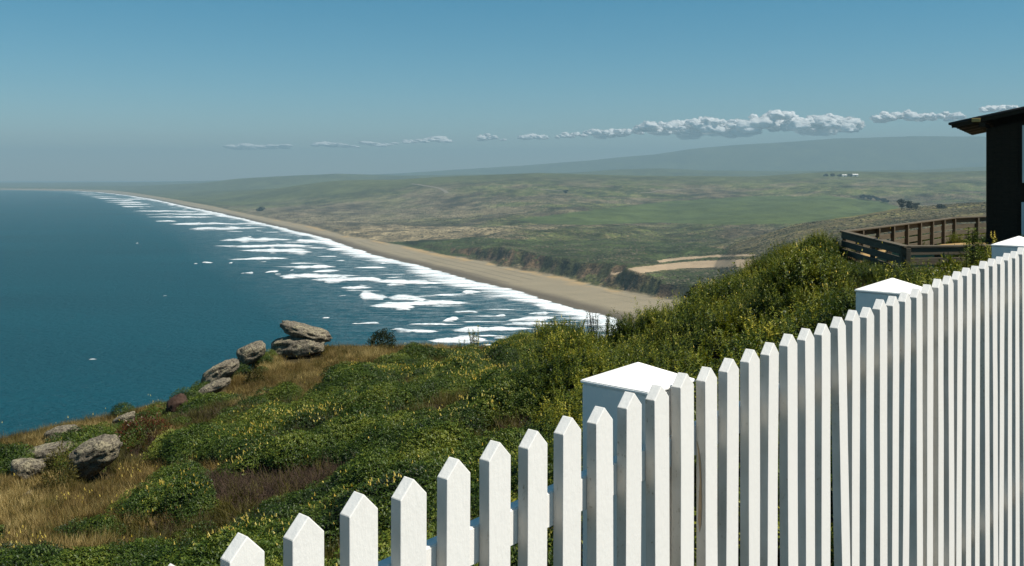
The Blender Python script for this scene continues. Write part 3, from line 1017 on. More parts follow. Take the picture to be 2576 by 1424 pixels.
shr_col, nshr = make_sources('shrub', [shrub_clump(s) for s in (11, 12, 13, 14)])
lowd = 1 - .52 * sst(2050, 2130, px[m]) * sst(14.5, 17.5, Y[m]) * (.35 + .65 * sst(2330, 2250, px[m]))
tall = 1 - .30 * sst(1420, 1560, px[m]) * sst(22, 27, Y[m])
S = scls(m.sum(), .55, 1.05, .7, 1.15) * (0.45 + 1.0 * mound[m])[:, None] * (lowd * tall)[:, None]
P = np.stack([X[m], Y[m], Z[m] - .28 * sst(1420, 1560, px[m]) * sst(1850, 1750, px[m]) * sst(20, 27, Y[m]) + 1.0 * np.clip(mound[m] - .45, 0, 1) * lowd], 1)
scatter('shrub_cover', P, rots(m.sum()), S, shr_col, nshr, 'dense yellow-green bushy growth on the slope below the railing')
m = isgrass
gr_col, ngr = make_sources('dry_grass', [grass_tuft(s, GRSM) for s in (21, 22, 23, 24)])
scatter('dry_grass', np.stack([X[m], Y[m], Z[m]], 1), rots(m.sum(), .15), scls(m.sum(), .42, .95), gr_col, ngr, 'golden dry grass on the ridge and lower slope')
m = (islup & (rng.random(len(X)) < .30)) | (isbrown & (rng.random(len(X)) < .25)) | (isgrass & (rng.random(len(X)) < .25))
gg_col, ngg = make_sources('olive_grass', [grass_tuft(s, GGRM, 70, .30, .25) for s in (31, 32, 33)])
scatter('olive_grass', np.stack([X[m], Y[m], Z[m]], 1), rots(m.sum(), .15), scls(m.sum(), .5, 1.15), gg_col, ngg, 'olive grass growing between the lupines')
m = isbrown | (islup & (rng.random(len(X)) < .05))
tw_col, ntw = make_sources('twig', [twig_clump(s) for s in (41, 42, 43)])
scatter('dead_brush', np.stack([X[m], Y[m], Z[m]], 1), rots(m.sum(), .2), scls(m.sum(), .6, 1.1), tw_col, ntw, 'brown dead brush patch among the lupines')
# flowers
Xf, Yf = sample_hill(60000)
mk = veg_ok(Xf, Yf); Xf, Yf = Xf[mk], Yf[mk]
mo_ = fbm(Xf / 1.45, Yf / 1.45, 3, 310)
Zf = hill_h(Xf, Yf); pxf = px_of(Xf, Yf); pyf = HY - F * Zf / Yf
df = blobs(pxf, pyf, FLOWER_B) * (.12 + 1.7 * sst(.46, .62, fbm(Xf / 1.2, Yf / 1.2, 3, 320))) + .02
df *= 1 - .75 * np.clip(blobs(pxf, pyf, GRASS_B), 0, 1)
df *= (mo_ > .44)
df *= 1 - .55 * sst(1250, 1450, pxf)
df *= 1 - .9 * sst(1380, 1450, pxf) * sst(22, 25, Yf)
mk = rng.random(len(Xf)) < df * .95
mo = fbm(Xf / 1.45, Yf / 1.45, 3, 310)
rf = sst(1250, 1500, pxf)
zt = Zf + H + (.02 + .22 * (.5 + mo) + .95 * np.clip(mo - .42, 0, 1)) * (1 + .5 * rf) + rng.uniform(-.02, .08, len(Xf))
fl_col, nfl = make_sources('flower', [flower_spike(s) for s in (51, 52, 53)])
scatter('lupine_flowers', np.stack([Xf[mk], Yf[mk], zt[mk]], 1), rots(mk.sum(), .22), scls(mk.sum(), .30, .50, .6, .95), fl_col, nfl, 'yellow lupine flower spikes dotted over the green slope')

# scrub bushes on the coastal plain
def scrub_ball(seed):
    bm = bmesh.new()
    bmesh.ops.create_icosphere(bm, subdivisions=2, radius=1.0)
    for v in bm.verts:
        n = mnoise.noise(v.co * 1.7 + Vector((seed, 0, 0))) * .45
        v.co *= 1 + n
        v.co.z = max(v.co.z, -.2) * .62
    me = bpy.data.meshes.new('scrub_ball'); bm.to_mesh(me); bm.free()
    me.materials.append(SCRM)
    return me
SCRM = leaf_mat('scrub_leaf', [(0.0, (.012, .015, .006)), (0.55, (.034, .036, .016)), (1.0, (.13, .112, .066))], 0.0, 0.9, patch=0.02)
def plain_scrub():
    n = 130000
    Yp = 700 * np.exp(rng.uniform(0, 1, n) ** .8 * math.log(5.0))
    Xp = rng.uniform(-.45, .55, n) * Yp
    h, s, s2n, ppx = land_h(Xp, Yp, True)
    ppy = py_of(h, Yp)
    ok = (s2n > 22) & (rng.random(n) < .25 + 1.0 * sst(.45, .62, fbm(Xp / 60., Yp / 60., 3, 400)))
    for z in ('field', 'sand', 'sand2', 'sand3'):
        ok &= ~inpoly(ppx, ppy, ZONES[z])
    ok &= ~(inpoly(ppx, ppy, ZONES['dunes']) & (rng.random(n) < .6))
    Xp, Yp, h = Xp[ok], Yp[ok], h[ok]
    col, k = make_sources('scrub', [scrub_ball(s) for s in (1.3, 5.1, 9.7)])
    sc = rng.uniform(.7, 1.0, len(Xp)) ** 1 * rng.choice([.8, 1.2, 1.8, 2.6], len(Xp), p=[.3, .35, .25, .10])
    scatter('plain_scrub', np.stack([Xp, Yp, h], 1), rots(len(Xp), .05), np.stack([sc * 1.2, sc, sc * .8], 1), col, k, 'low grey-green scrub dotting the coastal plain')
plain_scrub()

# ------------------------------------------------------------------ rocks
def rock_material():
    t = NT('lichen_rock')
    pos = t.geo().outputs['Position']
    n = t.noise(pos, 2.2, 6, 0.7); n2 = t.noise(pos, 11.0, 6, 0.75); n3 = t.noise(pos, 17.0, 4, .7)
    base = t.mix(n2, (.085, .074, .057), (.32, .275, .205))
    lich = t.ramp(t.math('ADD', t.math('MULTIPLY', n, .6), t.math('MULTIPLY', n2, .45)), [(.50, 0.), (.60, 1.)])
    col = t.mix(t.math('MULTIPLY', lich, .75), base, (.42, .37, .24))
    blk = t.ramp(n3, [(.40, 1.), (.50, 0.)])
    col = t.mix(t.math('MULTIPLY', blk, .8), col, (.035, .030, .022))
    hgt = t.math('ADD', n, t.math('MULTIPLY', n2, .5))
    hgt = t.math('ADD', hgt, t.math('MULTIPLY', n3, .35))
    return t.done(t.princ(col, .92, .15, t.bump(hgt, 1.0, .16)))
ROCKM = rock_material()
REDROCK = simple_mat('reddish_rock', (.045, .026, .018), var=.7, scale=4.0, bump=.8)
def rock(px0, px1, py0, py1, Y, tilt, seed, label, flat):
    w = (px1 - px0) / F * Y; hh = (py1 - py0) / F * Y
    c = at((px0 + px1) / 2, (py0 + py1) / 2, Y)
    t = math.radians(tilt)
    ct, st = abs(math.cos(t)), abs(math.sin(t))
    # half axes of the tilted lump that fill the seen box
    b = max(.32 * hh, (hh - w * st) / 2 / max(ct, .3)); b = min(b, .5 * hh)
    a = (w - 2 * b * st * .6) / 2 / max(ct, .5) * 1.04
    d = .62 * a + .3 * b
    bm = bmesh.new()
    bmesh.ops.create_icosphere(bm, subdivisions=4, radius=1.0)
    off = Vector((seed * 3.17, seed * 1.31, seed * .77))
    R = Matrix.Rotation(-t, 3, 'Y')
    for v in bm.verts:
        q = v.co.copy()
        # boxier than an ellipsoid
        m = max(abs(q.x), abs(q.y), abs(q.z))
        q = q.lerp(q / m * .82, .30)
        n = mnoise.fractal(v.co * 1.1 + off, 1.0, 2.1, 3) * .22
        cr = mnoise.noise(v.co * 2.6 + off)
        n -= .14 * max(0, 1 - abs(cr) * 8)
        n += mnoise.fractal(v.co * 5 + off, .8, 2.2, 4) * .05
        q = q * (1 + n)
        q = Vector((q.x * a, q.y * d, q.z * b * 1.06))
        q = R @ q
        if q.z < 0 and seed != 3: q.z *= 1.4
        v.co = q
    o = bm_obj('boulder', bm, REDROCK if 'reddish' in label else ROCKM, None, True)
    o.location = c + Vector((0, 0, 0 if seed in (3, 8) else .05))
    tag(o, label, 'rock', 'rocks on the headland slope')
for r in ROCKS:
    rock(*r)

# ------------------------------------------------------------------ single plants
def plant(name, label, base, hgt, wid, style, seed, cat='shrub', mat=None, flowers=0):
    random.seed(seed)
    root = empty(name, base)
    root.rotation_euler = (0, 0, random.uniform(0, .5))
    tag(root, label, cat)
    L = Leaves(); S = Leaves(); Fw = Leaves()
    mat = mat or SHRM
    if style == 'sprig':
        for k in range(4 + int((12 if wid < .8 else 34) * wid)):
            a = random.uniform(0, 6.283); r = random.uniform(.05, .55) * wid
            b = Vector((math.cos(a) * r * .4, math.sin(a) * r * .4, -.1))
            top = Vector((math.cos(a) * r, math.sin(a) * r, hgt * random.uniform(.55, 1.0)))
            mid = b.lerp(top, .5) + rv(.04)
            S.tube(b, mid, .010, .007); S.tube(mid, top, .007, .004)
            n = int(26 * hgt) + 8
            for j in range(n):
                t = .25 + .75 * j / n
                p = b.lerp(mid, t * 2) if t < .5 else mid.lerp(top, t * 2 - 1)
                an = j * 2.4 + k
                d = Vector((math.cos(an), math.sin(an), random.uniform(.1, .8)))
                s = random.uniform(.05, .09)
                L.leaf(p, d, Vector((0, 0, 1)), s, s * .45)
                L.leaf(p, Vector((-d.x, d.y, d.z)), Vector((0, 0, 1)), s, s * .45)
    else:
        n = int(2600 * wid * max(wid, .5)) if style == 'dome' else 1500
        for k in range(n):
            u = rv(); u.z = abs(u.z)
            lump = 1 + .28 * mnoise.noise(u * 2.3 + Vector((seed, 0, 0)))
            r = random.uniform(.45, 1.0) ** .4 * lump
            p = Vector((u.x * wid / 2 * r, u.y * wid / 2 * r, u.z * hgt * r))
            d = (u + rv(.8) + Vector((0, 0, .4)))
            s = random.uniform(.04, .075)
            L.leaf(p, d, u, s, s * (.5 if style == 'dome' else .35))
        for k in range(10):
            u = rv(); u.z = abs(u.z) + .3
            S.tube(Vector((0, 0, -.1)), Vector((u.x * wid * .35, u.y * wid * .35, u.z * hgt * .6)), .014, .005)
    for k in range(flowers):
        u = rv(); u.z = abs(u.z) * .8 + .25
        p = Vector((u.x * wid / 2, u.y * wid / 2, u.z * hgt))
        for j in range(16):
            t = j / 15.
            an = j * 2.4
            s = .034 * (1 - .7 * t) + .006
            Fw.leaf(p + Vector((0, 0, .13 * t)), Vector((math.cos(an), math.sin(an), .5)), Vector((0, 0, 1)), s, s * .75)
    me_obj('foliage', L.mesh('foliage', mat), None, root)
    me_obj('stems', S.mesh('stems', STMM), None, root)
    if Fw.f: me_obj('flowers', Fw.mesh('flowers', FLWM), None, root)['kind'] = 'stuff'
    return root

def on_hill(px, Y):
    X = (px - CX) / F * Y
    return Vector((X, Y, H + float(hill_h(np.array([X]), np.array([Y]))[0])))
def plant_top(name, label, px, py_top, Y, wid_px, style, seed, **kw):
    """height follows from where the top shows."""
    b = on_hill(px, Y)
    top = H + (HY - py_top) / F * Y
    return plant(name, label, b, max(.25, top - b.z), wid_px / F * Y, style, seed, **kw)
plant_top('bush', 'round dark bush standing alone on the grassy ridge', 962, 829, 35.2, 74, 'dome', 101, mat=DRKM, cat='bush')
plant_top('shrub', 'thin airy shrub standing alone against the surf', 1193, 818, 34.4, 34, 'sprig', 102)
plant_top('shrub', 'low thin sprig just beside the airy shrub', 1158, 852, 34.2, 26, 'sprig', 122)
plant_top('shrub', 'leafy upright shrub at the start of the bushy crest', 1372, 806, 31.6, 66, 'sprig', 103, flowers=8)
plant_top('shrub', 'bushy yellow-green shrub in front of the breaking surf', 1430, 798, 30.8, 90, 'sprig', 104, flowers=10)
plant_top('shrub', 'dark narrow shrub where the foam meets the crest', 1494, 784, 30.3, 44, 'sprig', 105, mat=DRKM)
plant_top('shrub', 'slim sprig in front of the foam edge', 1530, 788, 29.8, 22, 'sprig', 106)
plant_top('shrub', 'single slim sprig in front of the wet sand', 1562, 796, 29.6, 18, 'sprig', 107)
plant_top('shrub', 'tall yellow-green shrub rising in front of the beach', 1640, 776, 28.8, 84, 'sprig', 108, flowers=8)
plant_top('shrub', 'sparse brownish shrub at the end of the beach', 1686, 784, 28.2, 30, 'sprig', 109)
plant_top('bush', 'dark leafy bush covering the foot of the bluff', 1775, 722, 29.0, 110, 'dome', 110, mat=DRKM, cat='bush')
plant_top('shrub', 'small round-headed sprig sticking up before the sandy track', 1884, 648, 28.6, 32, 'sprig', 111)
plant_top('bush', 'big rounded bush beside the corner of the wooden railing', 2060, 604, 26.0, 130, 'dome', 112, mat=SHRM, cat='bush', flowers=10)
plant_top('bush', 'leafy bush growing up in front of the dark hut', 2440, 562, 19.5, 74, 'sprig', 113, mat=LUPM, cat='bush')
plant_top('bush', 'low flowering bush right below the hut wall', 2502, 598, 17.5, 60, 'sprig', 114, cat='bush', flowers=6)
plant_top('bush', 'bright green bush behind the white post cap near the hut', 2390, 640, 16.5, 90, 'dome', 115, mat=SHRM, cat='bush')
plant_top('ice_plant', 'reddish brown mound of ice plant beside the big boulder', 362, 1046, 22.6, 150, 'mat', 116, mat=REDM, cat='plant')
plant_top('grass_clump', 'brown-tufted grass clump behind the leaning boulder', 640, 930, 29.6, 50, 'mat', 117, mat=GGRM, cat='grass clump')
plant_top('bush', 'green cushion wedged beside the dome-shaped boulder', 675, 905, 31.5, 26, 'dome', 118, mat=LUPM, cat='bush')
# bare yellowish tufts over the back of the flat rock
plant_top('grass_clump', 'olive grass cushion over the back of the flat rock', 150, 1120, 19.2, 90, 'mat', 119, mat=GGRM, cat='grass clump')

# ------------------------------------------------------------------ far trees and ranch
TREEM = leaf_mat('cypress_leaf', [(0.0, (.006, .010, .006)), (0.5, (.016, .022, .012)), (1.0, (.034, .040, .020))], 0.1, 0.8, patch=0.1)
BARKM = simple_mat('tree_bark', (.07, .055, .04), var=.4, scale=1.0)
def far_tree(label, px, py_base, w_px, h_px, seed, group, flat=False):
    random.seed(seed)
    p = land_hit(px, py_base)
    k = p.y / F
    w, h = w_px * k, h_px * k
    root = empty('cypress_tree', (p.x, p.y, p.z - .3))
    tag(root, label, 'tree', group)
    T = Leaves()
    T.tube(Vector((0, 0, 0)), Vector((.03 * w, 0, h * .45)), h * .035, h * .02)
    for j in range(5):
        a = j * 1.3
        T.tube(Vector((.02 * w, 0, h * .3)), Vector((math.cos(a) * w * .3, math.sin(a) * w * .3, h * .62)), h * .016, h * .008)
    me_obj('trunk', T.mesh('trunk', BARKM), None, root)
    L = Leaves()
    cl = []
    for j in range(9):
        a = random.uniform(0, 6.283); r = random.uniform(0, .36) * w
        cl.append((Vector((math.cos(a) * r, math.sin(a) * r, h * random.uniform(.35, .82))), random.uniform(.16, .28) * w))
    for c, r in cl:
        for j in range(150):
            u = rv(random.uniform(.4, 1) ** .4)
            q = c + Vector((u.x * r, u.y * r, u.z * r * .62))
            if q.z < h * .12: continue
            s = random.uniform(.05, .10) * w
            L.leaf(q, rv(), u + Vector((0, 0, .2)), s, s * .8)
    me_obj('crown', L.mesh('crown', TREEM), None, root)
far_tree('lone dark round tree on the open plain', 1423, 488, 15, 11, 1, None)
G1 = 'row of dark cypresses beside the green field'
for i, (x, y, w, h, lb) in enumerate([(2172,502,20,13,'leftmost cypress of the row beside the green field'),(2190,504,20,14,'second cypress from the left in the field row'),(2206,506,18,12,'middle low cypress of the field row'),(2222,509,18,11,'second cypress from the right in the field row'),(2233,511,12,8,'smallest rightmost cypress of the field row')]):
    far_tree(lb, x, y, w, h, 10 + i, G1)
G2 = 'clump of dark cypresses behind the railing'
for i, (x, y, w, h, lb) in enumerate([(2268,528,26,30,'tallest dark cypress of the clump above the railing'),(2288,528,26,24,'middle cypress of the clump above the railing'),(2304,526,20,17,'low spreading cypress at the end of the clump')]):
    far_tree(lb, x, y, w, h, 20 + i, G2)
far_tree('tiny dark tree near the hut corner in the valley', 2365, 524, 28, 9, 31, None)
far_tree('small dark tree on the dune edge by the beach', 655, 531, 24, 9, 32, None)
G3 = 'trees round the ranch'
for i, (x, y, w, h, lb) in enumerate([(2078,444,14,7,'leftmost tree of the hazy ranch grove'),(2094,444,16,8,'middle tree of the hazy ranch grove'),(2112,445,14,7,'right tree of the hazy ranch grove'),(2138,444,14,7,'tree standing between the white ranch buildings')]):
    far_tree(lb, x, y, w, h, 40 + i, G3)
WHITEW = simple_mat('whitewash', (.80, .79, .75), var=.05)
ROOFW = simple_mat('pale_roof', (.62, .60, .57), var=.08)
GLASSD = simple_mat('dark_glass', (.03, .04, .05), .2, .5)
def ranch(label, px, py, w_px, h_px):
    p = land_hit(px, py)
    k = p.y / F
    w, h = w_px * k, h_px * k
    root = empty('ranch_building', p)
    tag(root, label, 'building', 'white ranch buildings on the hill')
    bm = bmesh.new(); add_box(bm, (-w / 2, -w * .3, -1), (w / 2, w * .3, h * .6)); bm_obj('wall', bm, WHITEW, root)
    bm = bmesh.new()
    z0, z1 = h * .6 + .01, h
    y = w * .34; x = w * .54
    v = [bm.verts.new(q) for q in ((-x, -y, z0), (x, -y, z0), (x, y, z0), (-x, y, z0), (-x, 0, z1), (x, 0, z1))]
    for f in ((0, 1, 5, 4), (2, 3, 4, 5), (0, 4, 3), (1, 2, 5), (0, 3, 2, 1)): bm.faces.new([v[i] for i in f])
    bm_obj('roof', bm, ROOFW, root)
    bm = bmesh.new(); add_box(bm, (-w * .12, -w * .3 - .3, -1), (w * .12, -w * .3 + .1, h * .4)); bm_obj('door', bm, GLASSD, root)
ranch('longer white ranch building at the end of the grove', 2150, 443.5, 15, 6)
ranch('smaller white ranch building left of the longer one', 2124, 444, 11, 5)

# ------------------------------------------------------------------ picket fence
def paint_material():
    t = NT('white_paint')
    g = t.geo()
    ob = t.obj()
    rn = t.rnd()
    off = t.n('ShaderNodeCombineXYZ'); t.l(t.math('MULTIPLY', rn, 50.0), off.inputs[0]); t.l(t.math('MULTIPLY', rn, 31.0), off.inputs[2])
    vadd = t.n('ShaderNodeVectorMath', operation='ADD'); t.l(ob, vadd.inputs[0]); t.l(off.outputs[0], vadd.inputs[1])
    v = vadd.outputs[0]
    grain = t.noise(t.mapping(v, (60, 60, 14)), 1.0, 5, .6)
    spk = t.noise(t.mapping(v, (95, 95, 60)), 1.0, 4, .7)
    blot = t.noise(t.mapping(v, (9, 9, 5)), 1.0, 4, .6)
    drip = t.noise(t.mapping(v, (40, 40, 2.5)), 1.0, 4, .6)
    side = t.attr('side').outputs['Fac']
    # weathering on the boards' cut sides, deepened to paint shade there, little on faces
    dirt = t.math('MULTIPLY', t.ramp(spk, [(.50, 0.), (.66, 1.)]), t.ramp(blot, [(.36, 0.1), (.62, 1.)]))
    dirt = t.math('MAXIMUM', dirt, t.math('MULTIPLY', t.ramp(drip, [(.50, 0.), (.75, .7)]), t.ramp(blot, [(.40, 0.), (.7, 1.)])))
    shade_grime = t.ramp(blot, [(.30, .45), (.75, 1.0)])
    amt = t.math('MULTIPLY', side, t.math('MAXIMUM', dirt, t.math('MULTIPLY', shade_grime, .72)))
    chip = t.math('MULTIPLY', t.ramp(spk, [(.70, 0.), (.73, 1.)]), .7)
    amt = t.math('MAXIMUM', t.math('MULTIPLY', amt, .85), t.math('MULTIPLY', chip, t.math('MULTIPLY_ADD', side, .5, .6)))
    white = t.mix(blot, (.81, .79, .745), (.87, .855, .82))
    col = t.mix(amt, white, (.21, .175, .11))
    hgt = t.math('ADD', grain, t.math('MULTIPLY', spk, .5))
    return t.done(t.princ(col, .48, .35, t.bump(hgt, .35, .004)))
PAINT = paint_material()

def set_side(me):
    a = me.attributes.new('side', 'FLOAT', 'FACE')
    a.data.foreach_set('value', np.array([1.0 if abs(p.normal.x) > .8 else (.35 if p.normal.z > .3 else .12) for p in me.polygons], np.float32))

PD = .445 * W
def picket_mesh(length, seed):
    """x along the fence, y to the back, z up; origin at the tip."""
    random.seed(seed)
    bm = bmesh.new()
    hw = W / 2; rise = .52 * W
    levels = [-length + (length - rise) * k / 8.0 for k in range(9)]
    prof_l = [(-hw, z) for z in levels]; prof_r = [(hw, z) for z in levels]
    fr = [bm.verts.new((x, 0, z)) for x, z in prof_l] + [bm.verts.new((0, 0, 0))] + [bm.verts.new((x, 0, z)) for x, z in reversed(prof_r)]
    bk = [bm.verts.new((v.co.x, PD, v.co.z)) for v in fr]
    n = len(fr)
    L = 8
    # faces of front and back as quads by level
    for side_, flip in ((fr, False), (bk, True)):
        for k in range(L):
            q = [side_[k], side_[n - 1 - k], side_[n - 2 - k], side_[k + 1]]
            bm.faces.new(q[::-1] if flip else q)
        q = [side_[L], side_[n - 1 - L], side_[L + 1]]
        bm.faces.new(q[::-1] if flip else q)
    for k in range(n):
        a, b = fr[k], fr[(k + 1) % n]; c, d = bk[(k + 1) % n], bk[k]
        bm.faces.new((a, b, c, d))
    bmesh.ops.recalc_face_normals(bm, faces=bm.faces)
    ed = [e for e in bm.edges if len(e.link_faces) == 2 and e.calc_face_angle(0) > .4]
    bmesh.ops.bevel(bm, geom=ed, offset=.0022, segments=2, affect='EDGES', profile=.6)
    for v in bm.verts:
        v.co.x += .0012 * mnoise.noise(Vector((seed * 5.1, v.co.y * 8, v.co.z * 6)))
        v.co.y += .0012 * mnoise.noise(Vector((seed * 2.7 + 9, v.co.x * 8, v.co.z * 6)))
    me = bpy.data.meshes.new('picket')
    bm.to_mesh(me); bm.free()
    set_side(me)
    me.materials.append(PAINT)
    return me

fence = empty('picket_fence', F0 + Vector((0, 0, H - 2.2)))
tag(fence, 'white painted wooden picket fence with capped posts', 'fence')
fence_inv = Matrix.Translation(-fence.location)
RZ = math.atan2(FU.y, FU.x)
def tip_z(t): return -(9.1455 - .0926 * t / 1.819) * W
PLEN = 1.75
pk_me = [picket_mesh(PLEN, s) for s in range(6)]
random.seed(77)
TILT = {20: -1.7, 25: .9, 6: .35, 13: -.4}
for i in range(-2, 44):
    t = 1.819 * i
    p = F0 + FU * (t * W) + Vector((0, 0, H + tip_z(t) + random.uniform(-.006, .006)))
    o = bpy.data.objects.new('picket', pk_me[i % 6])
    link(o, fence)
    o.location = p - fence.location
    o.rotation_euler = (random.gauss(0, .003), math.radians(TILT.get(i, random.gauss(0, .28))), RZ + random.gauss(0, .012))
    if i == 13:
        # bare wood where the paint has flaked off the side
        bm = bmesh.new()
        out = [(.12, -.21), (.34, -.235), (.52, -.27), (.60, -.33), (.62, -.40), (.55, -.45), (.36, -.475), (.22, -.44), (.30, -.38), (.42, -.32), (.30, -.26)]
        vs = [bm.verts.new((-W / 2 - .0016, PD * (1 - u) , z)) for u, z in out]
        f = bm.faces.new(vs)
        r = bmesh.ops.extrude_face_region(bm, geom=[f])
        bmesh.ops.translate(bm, verts=[v for v in r['geom'] if isinstance(v, bmesh.types.BMVert)], vec=(.001, 0, 0))
        bmesh.ops.recalc_face_normals(bm, faces=bm.faces)
        q = bm_obj('bare_wood_patch', bm, simple_mat('bare_wood', (.42, .31, .20), var=.25, scale=40.), o)
# rails run behind the pickets
def rail(name, drop, hgt, dep):
    t0, t1 = -8.0, 80.0
    bm = bmesh.new()
    vs = []
    for t in (t0, t1):
        for b in (PD + .001, PD + dep):
            for dz in (0, -hgt):
                p = F0 + FU * (t * W) + FB * b + Vector((0, 0, H + tip_z(t) - drop + dz))
                vs.append(bm.verts.new(p - fence.location))
    for f in ((0, 1, 3, 2), (4, 6, 7, 5), (0, 4, 5, 1), (2, 3, 7, 6), (0, 2, 6, 4), (1, 5, 7, 3)):
        bm.faces.new([vs[k] for k in f])
    bmesh.ops.recalc_face_normals(bm, faces=bm.faces)
    bmesh.ops.bevel(bm, geom=bm.edges[:], offset=.003, segments=2, affect='EDGES')
    o = bm_obj(name, bm, PAINT, fence)
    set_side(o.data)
rail('rail', 2.5 * W, .085, .035)
rail('rail', 2.5 * W + 1.05, .085, .035)
PW = 3.34 * W
for k in range(3):
    t = 20.1 + 27.45 * k
    base_z = -(8.60 - 1.355 * k) * W - .006
    fl = F0 + FU * (t * W) + FB * (.7 * W)
    bm = bmesh.new()
    add_box(bm, (0, 0, -1.7), (PW, PW, -.002))
    bmesh.ops.bevel(bm, geom=bm.edges[:], offset=.003, segments=2, affect='EDGES')
    o = bm_obj('post', bm, PAINT, fence)
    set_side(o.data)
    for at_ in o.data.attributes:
        if at_.name == 'side': at_.data.foreach_set('value', np.full(len(o.data.polygons), .30, np.float32))  # even grime on all post faces, raised to deepen the shaded one
    o.location = fl + Vector((0, 0, H + base_z)) - fence.location
    o.rotation_euler = (0, 0, RZ)
    bm = bmesh.new()
    e = .004; r = .74 * W; th = .008
    b0 = [bm.verts.new(q) for q in ((-e, -e, 0), (PW + e, -e, 0), (PW + e, PW + e, 0), (-e, PW + e, 0))]
    b1 = [bm.verts.new(v.co + Vector((0, 0, th))) for v in b0]
    ap = bm.verts.new((PW / 2, PW / 2, th + r))
    bm.faces.new(b0[::-1])
    for j in range(4):
        bm.faces.new((b0[j], b0[(j + 1) % 4], b1[(j + 1) % 4], b1[j]))
        bm.faces.new((b1[j], b1[(j + 1) % 4], ap))
    bmesh.ops.bevel(bm, geom=bm.edges[:], offset=.002, segments=2, affect='EDGES')
    cp = bm_obj('cap', bm, PAINT, o)
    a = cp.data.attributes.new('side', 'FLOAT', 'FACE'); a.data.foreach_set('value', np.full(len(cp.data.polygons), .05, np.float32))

# ------------------------------------------------------------------ wooden railing of the overlook
def wood_material(name, dark, lite):
    t = NT(name)
    ob = t.obj()
    n = t.noise(t.mapping(ob, (3, 30, 30)), 1.0, 5, .65); n2 = t.noise(ob, 2.0, 3)
    col = t.mix(n, dark, lite)
    col = t.mix(t.math('MULTIPLY', n2, .35), col, tuple(v * .5 for v in dark))
    return t.done(t.princ(col, .85, .15, t.bump(n, .5, .01)))
WOODM = wood_material('weathered_wood', (.060, .049, .036), (.175, .148, .105))
railing = empty('wooden_railing', (9.02, 26.0, H - 2.35))
tag(railing, 'weathered wooden railing round the overlook beside the hut', 'railing')
ZT = H - 1.53
def rail_run(A, B, npost, first=True, last=True):
    A = Vector((A[0], A[1], 0)); B = Vector((B[0], B[1], 0))
    d = (B - A); Ln = d.length; d.normalize()
    rz = math.atan2(d.y, d.x)
    inn = Vector((d.y, -d.x, 0))       # the inner side lies to the right
    def part(name, lo, hi, at_):
        bm = bmesh.new(); add_box(bm, lo, hi)
        bmesh.ops.bevel(bm, geom=bm.edges[:], offset=.005, segments=1, affect='EDGES')
        o = bm_obj(name, bm, WOODM, railing)
        o.location = at_ - railing.location
        o.rotation_euler = (0, 0, rz)
        return o
    for k in range(4):
        z1 = ZT - .045 - k * .215
        part('board', (.004, -.022, -.155), (Ln - .004, .022, 0), A + Vector((0, 0, z1)))
    for k in range(npost):
        if (k == 0 and not first): continue
        p = A + d * (Ln * k / (npost - 1)) + Vector((0, 0, ZT - .047))
        part('post', (-.05, -.125, -.98), (.05, -.025, 0), p)
    part('cap_rail', (-.04, -.13, -.04), (Ln + .04, .05, 0), A + Vector((0, 0, ZT + .002 * (npost % 3))))
Cc, Ff, Gg, Nn, Mm = (9.02, 26.0), (15.87, 34.3), (18.4, 36.0), (8.455, 20.5), (10.9, 20.85)
rail_run(Cc, Ff, 9)
rail_run(Ff, Gg, 3, False)
rail_run(Nn, Cc, 5)
rail_run(Mm, Nn, 4, True, False)

# ------------------------------------------------------------------ the dark hut
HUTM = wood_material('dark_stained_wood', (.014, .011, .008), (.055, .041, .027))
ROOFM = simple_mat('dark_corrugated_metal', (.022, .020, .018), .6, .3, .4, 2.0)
BEAMM = wood_material('sun_tinted_beam_wood', (.42, .28, .10), (.60, .43, .18))  # bright tan paints sunlight onto a beam end that sits in shade
FRAMEM = simple_mat('pale_window_paint', (.62, .66, .68), var=.06)
def glass_mat():
    t = NT('window_glass')
    return t.done(t.princ((.10, .19, .19), .08, .6))
GLASS = glass_mat()
HX = math.radians(-30)          # wall runs to the right and towards the camera
hut = empty('hut', (10.99, 22.0, H - 2.35), HX)
tag(hut, 'dark wooden hut with corrugated roof at the edge of the overlook', 'hut')
def hpart(name, lo, hi, mat, parent=None, bev=.004):
    bm = bmesh.new(); add_box(bm, lo, hi)
    if bev: bmesh.ops.bevel(bm, geom=bm.edges[:], offset=bev, segments=1, affect='EDGES')
    return bm_obj(name, bm, mat, parent or hut)
BZ = 2.35
def top_at(u): return BZ + 1.10 + .21 * u
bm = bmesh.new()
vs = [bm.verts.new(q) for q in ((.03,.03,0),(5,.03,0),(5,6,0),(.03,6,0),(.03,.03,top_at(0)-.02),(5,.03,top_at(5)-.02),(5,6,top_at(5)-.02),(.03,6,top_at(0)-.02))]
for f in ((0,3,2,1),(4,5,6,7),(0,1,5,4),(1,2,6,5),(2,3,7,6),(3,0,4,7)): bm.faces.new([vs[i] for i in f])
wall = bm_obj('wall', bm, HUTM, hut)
for k in range(33):
    u = .004 + k * .15
    z1 = top_at(u) - .03
    if .70 < u + .1 and u < 1.75:
        for (a, b_) in ((0, BZ - 1.75), (BZ - .55, BZ - .25), (BZ + 1.2, z1)):
            if b_ - a > .02: hpart('plank', (u, -.0, a), (u + .142, .028, b_), HUTM, wall)
    else:
        hpart('plank', (u, -.0, 0), (u + .142, .028, z1), HUTM, wall)
for k in range(6):
    u = -.02 + k * .15
    if u > .68: break
    hpart('batten', (u, -.022, 0), (u + .042, -.002, top_at(max(u, 0)) - .04), HUTM, wall)
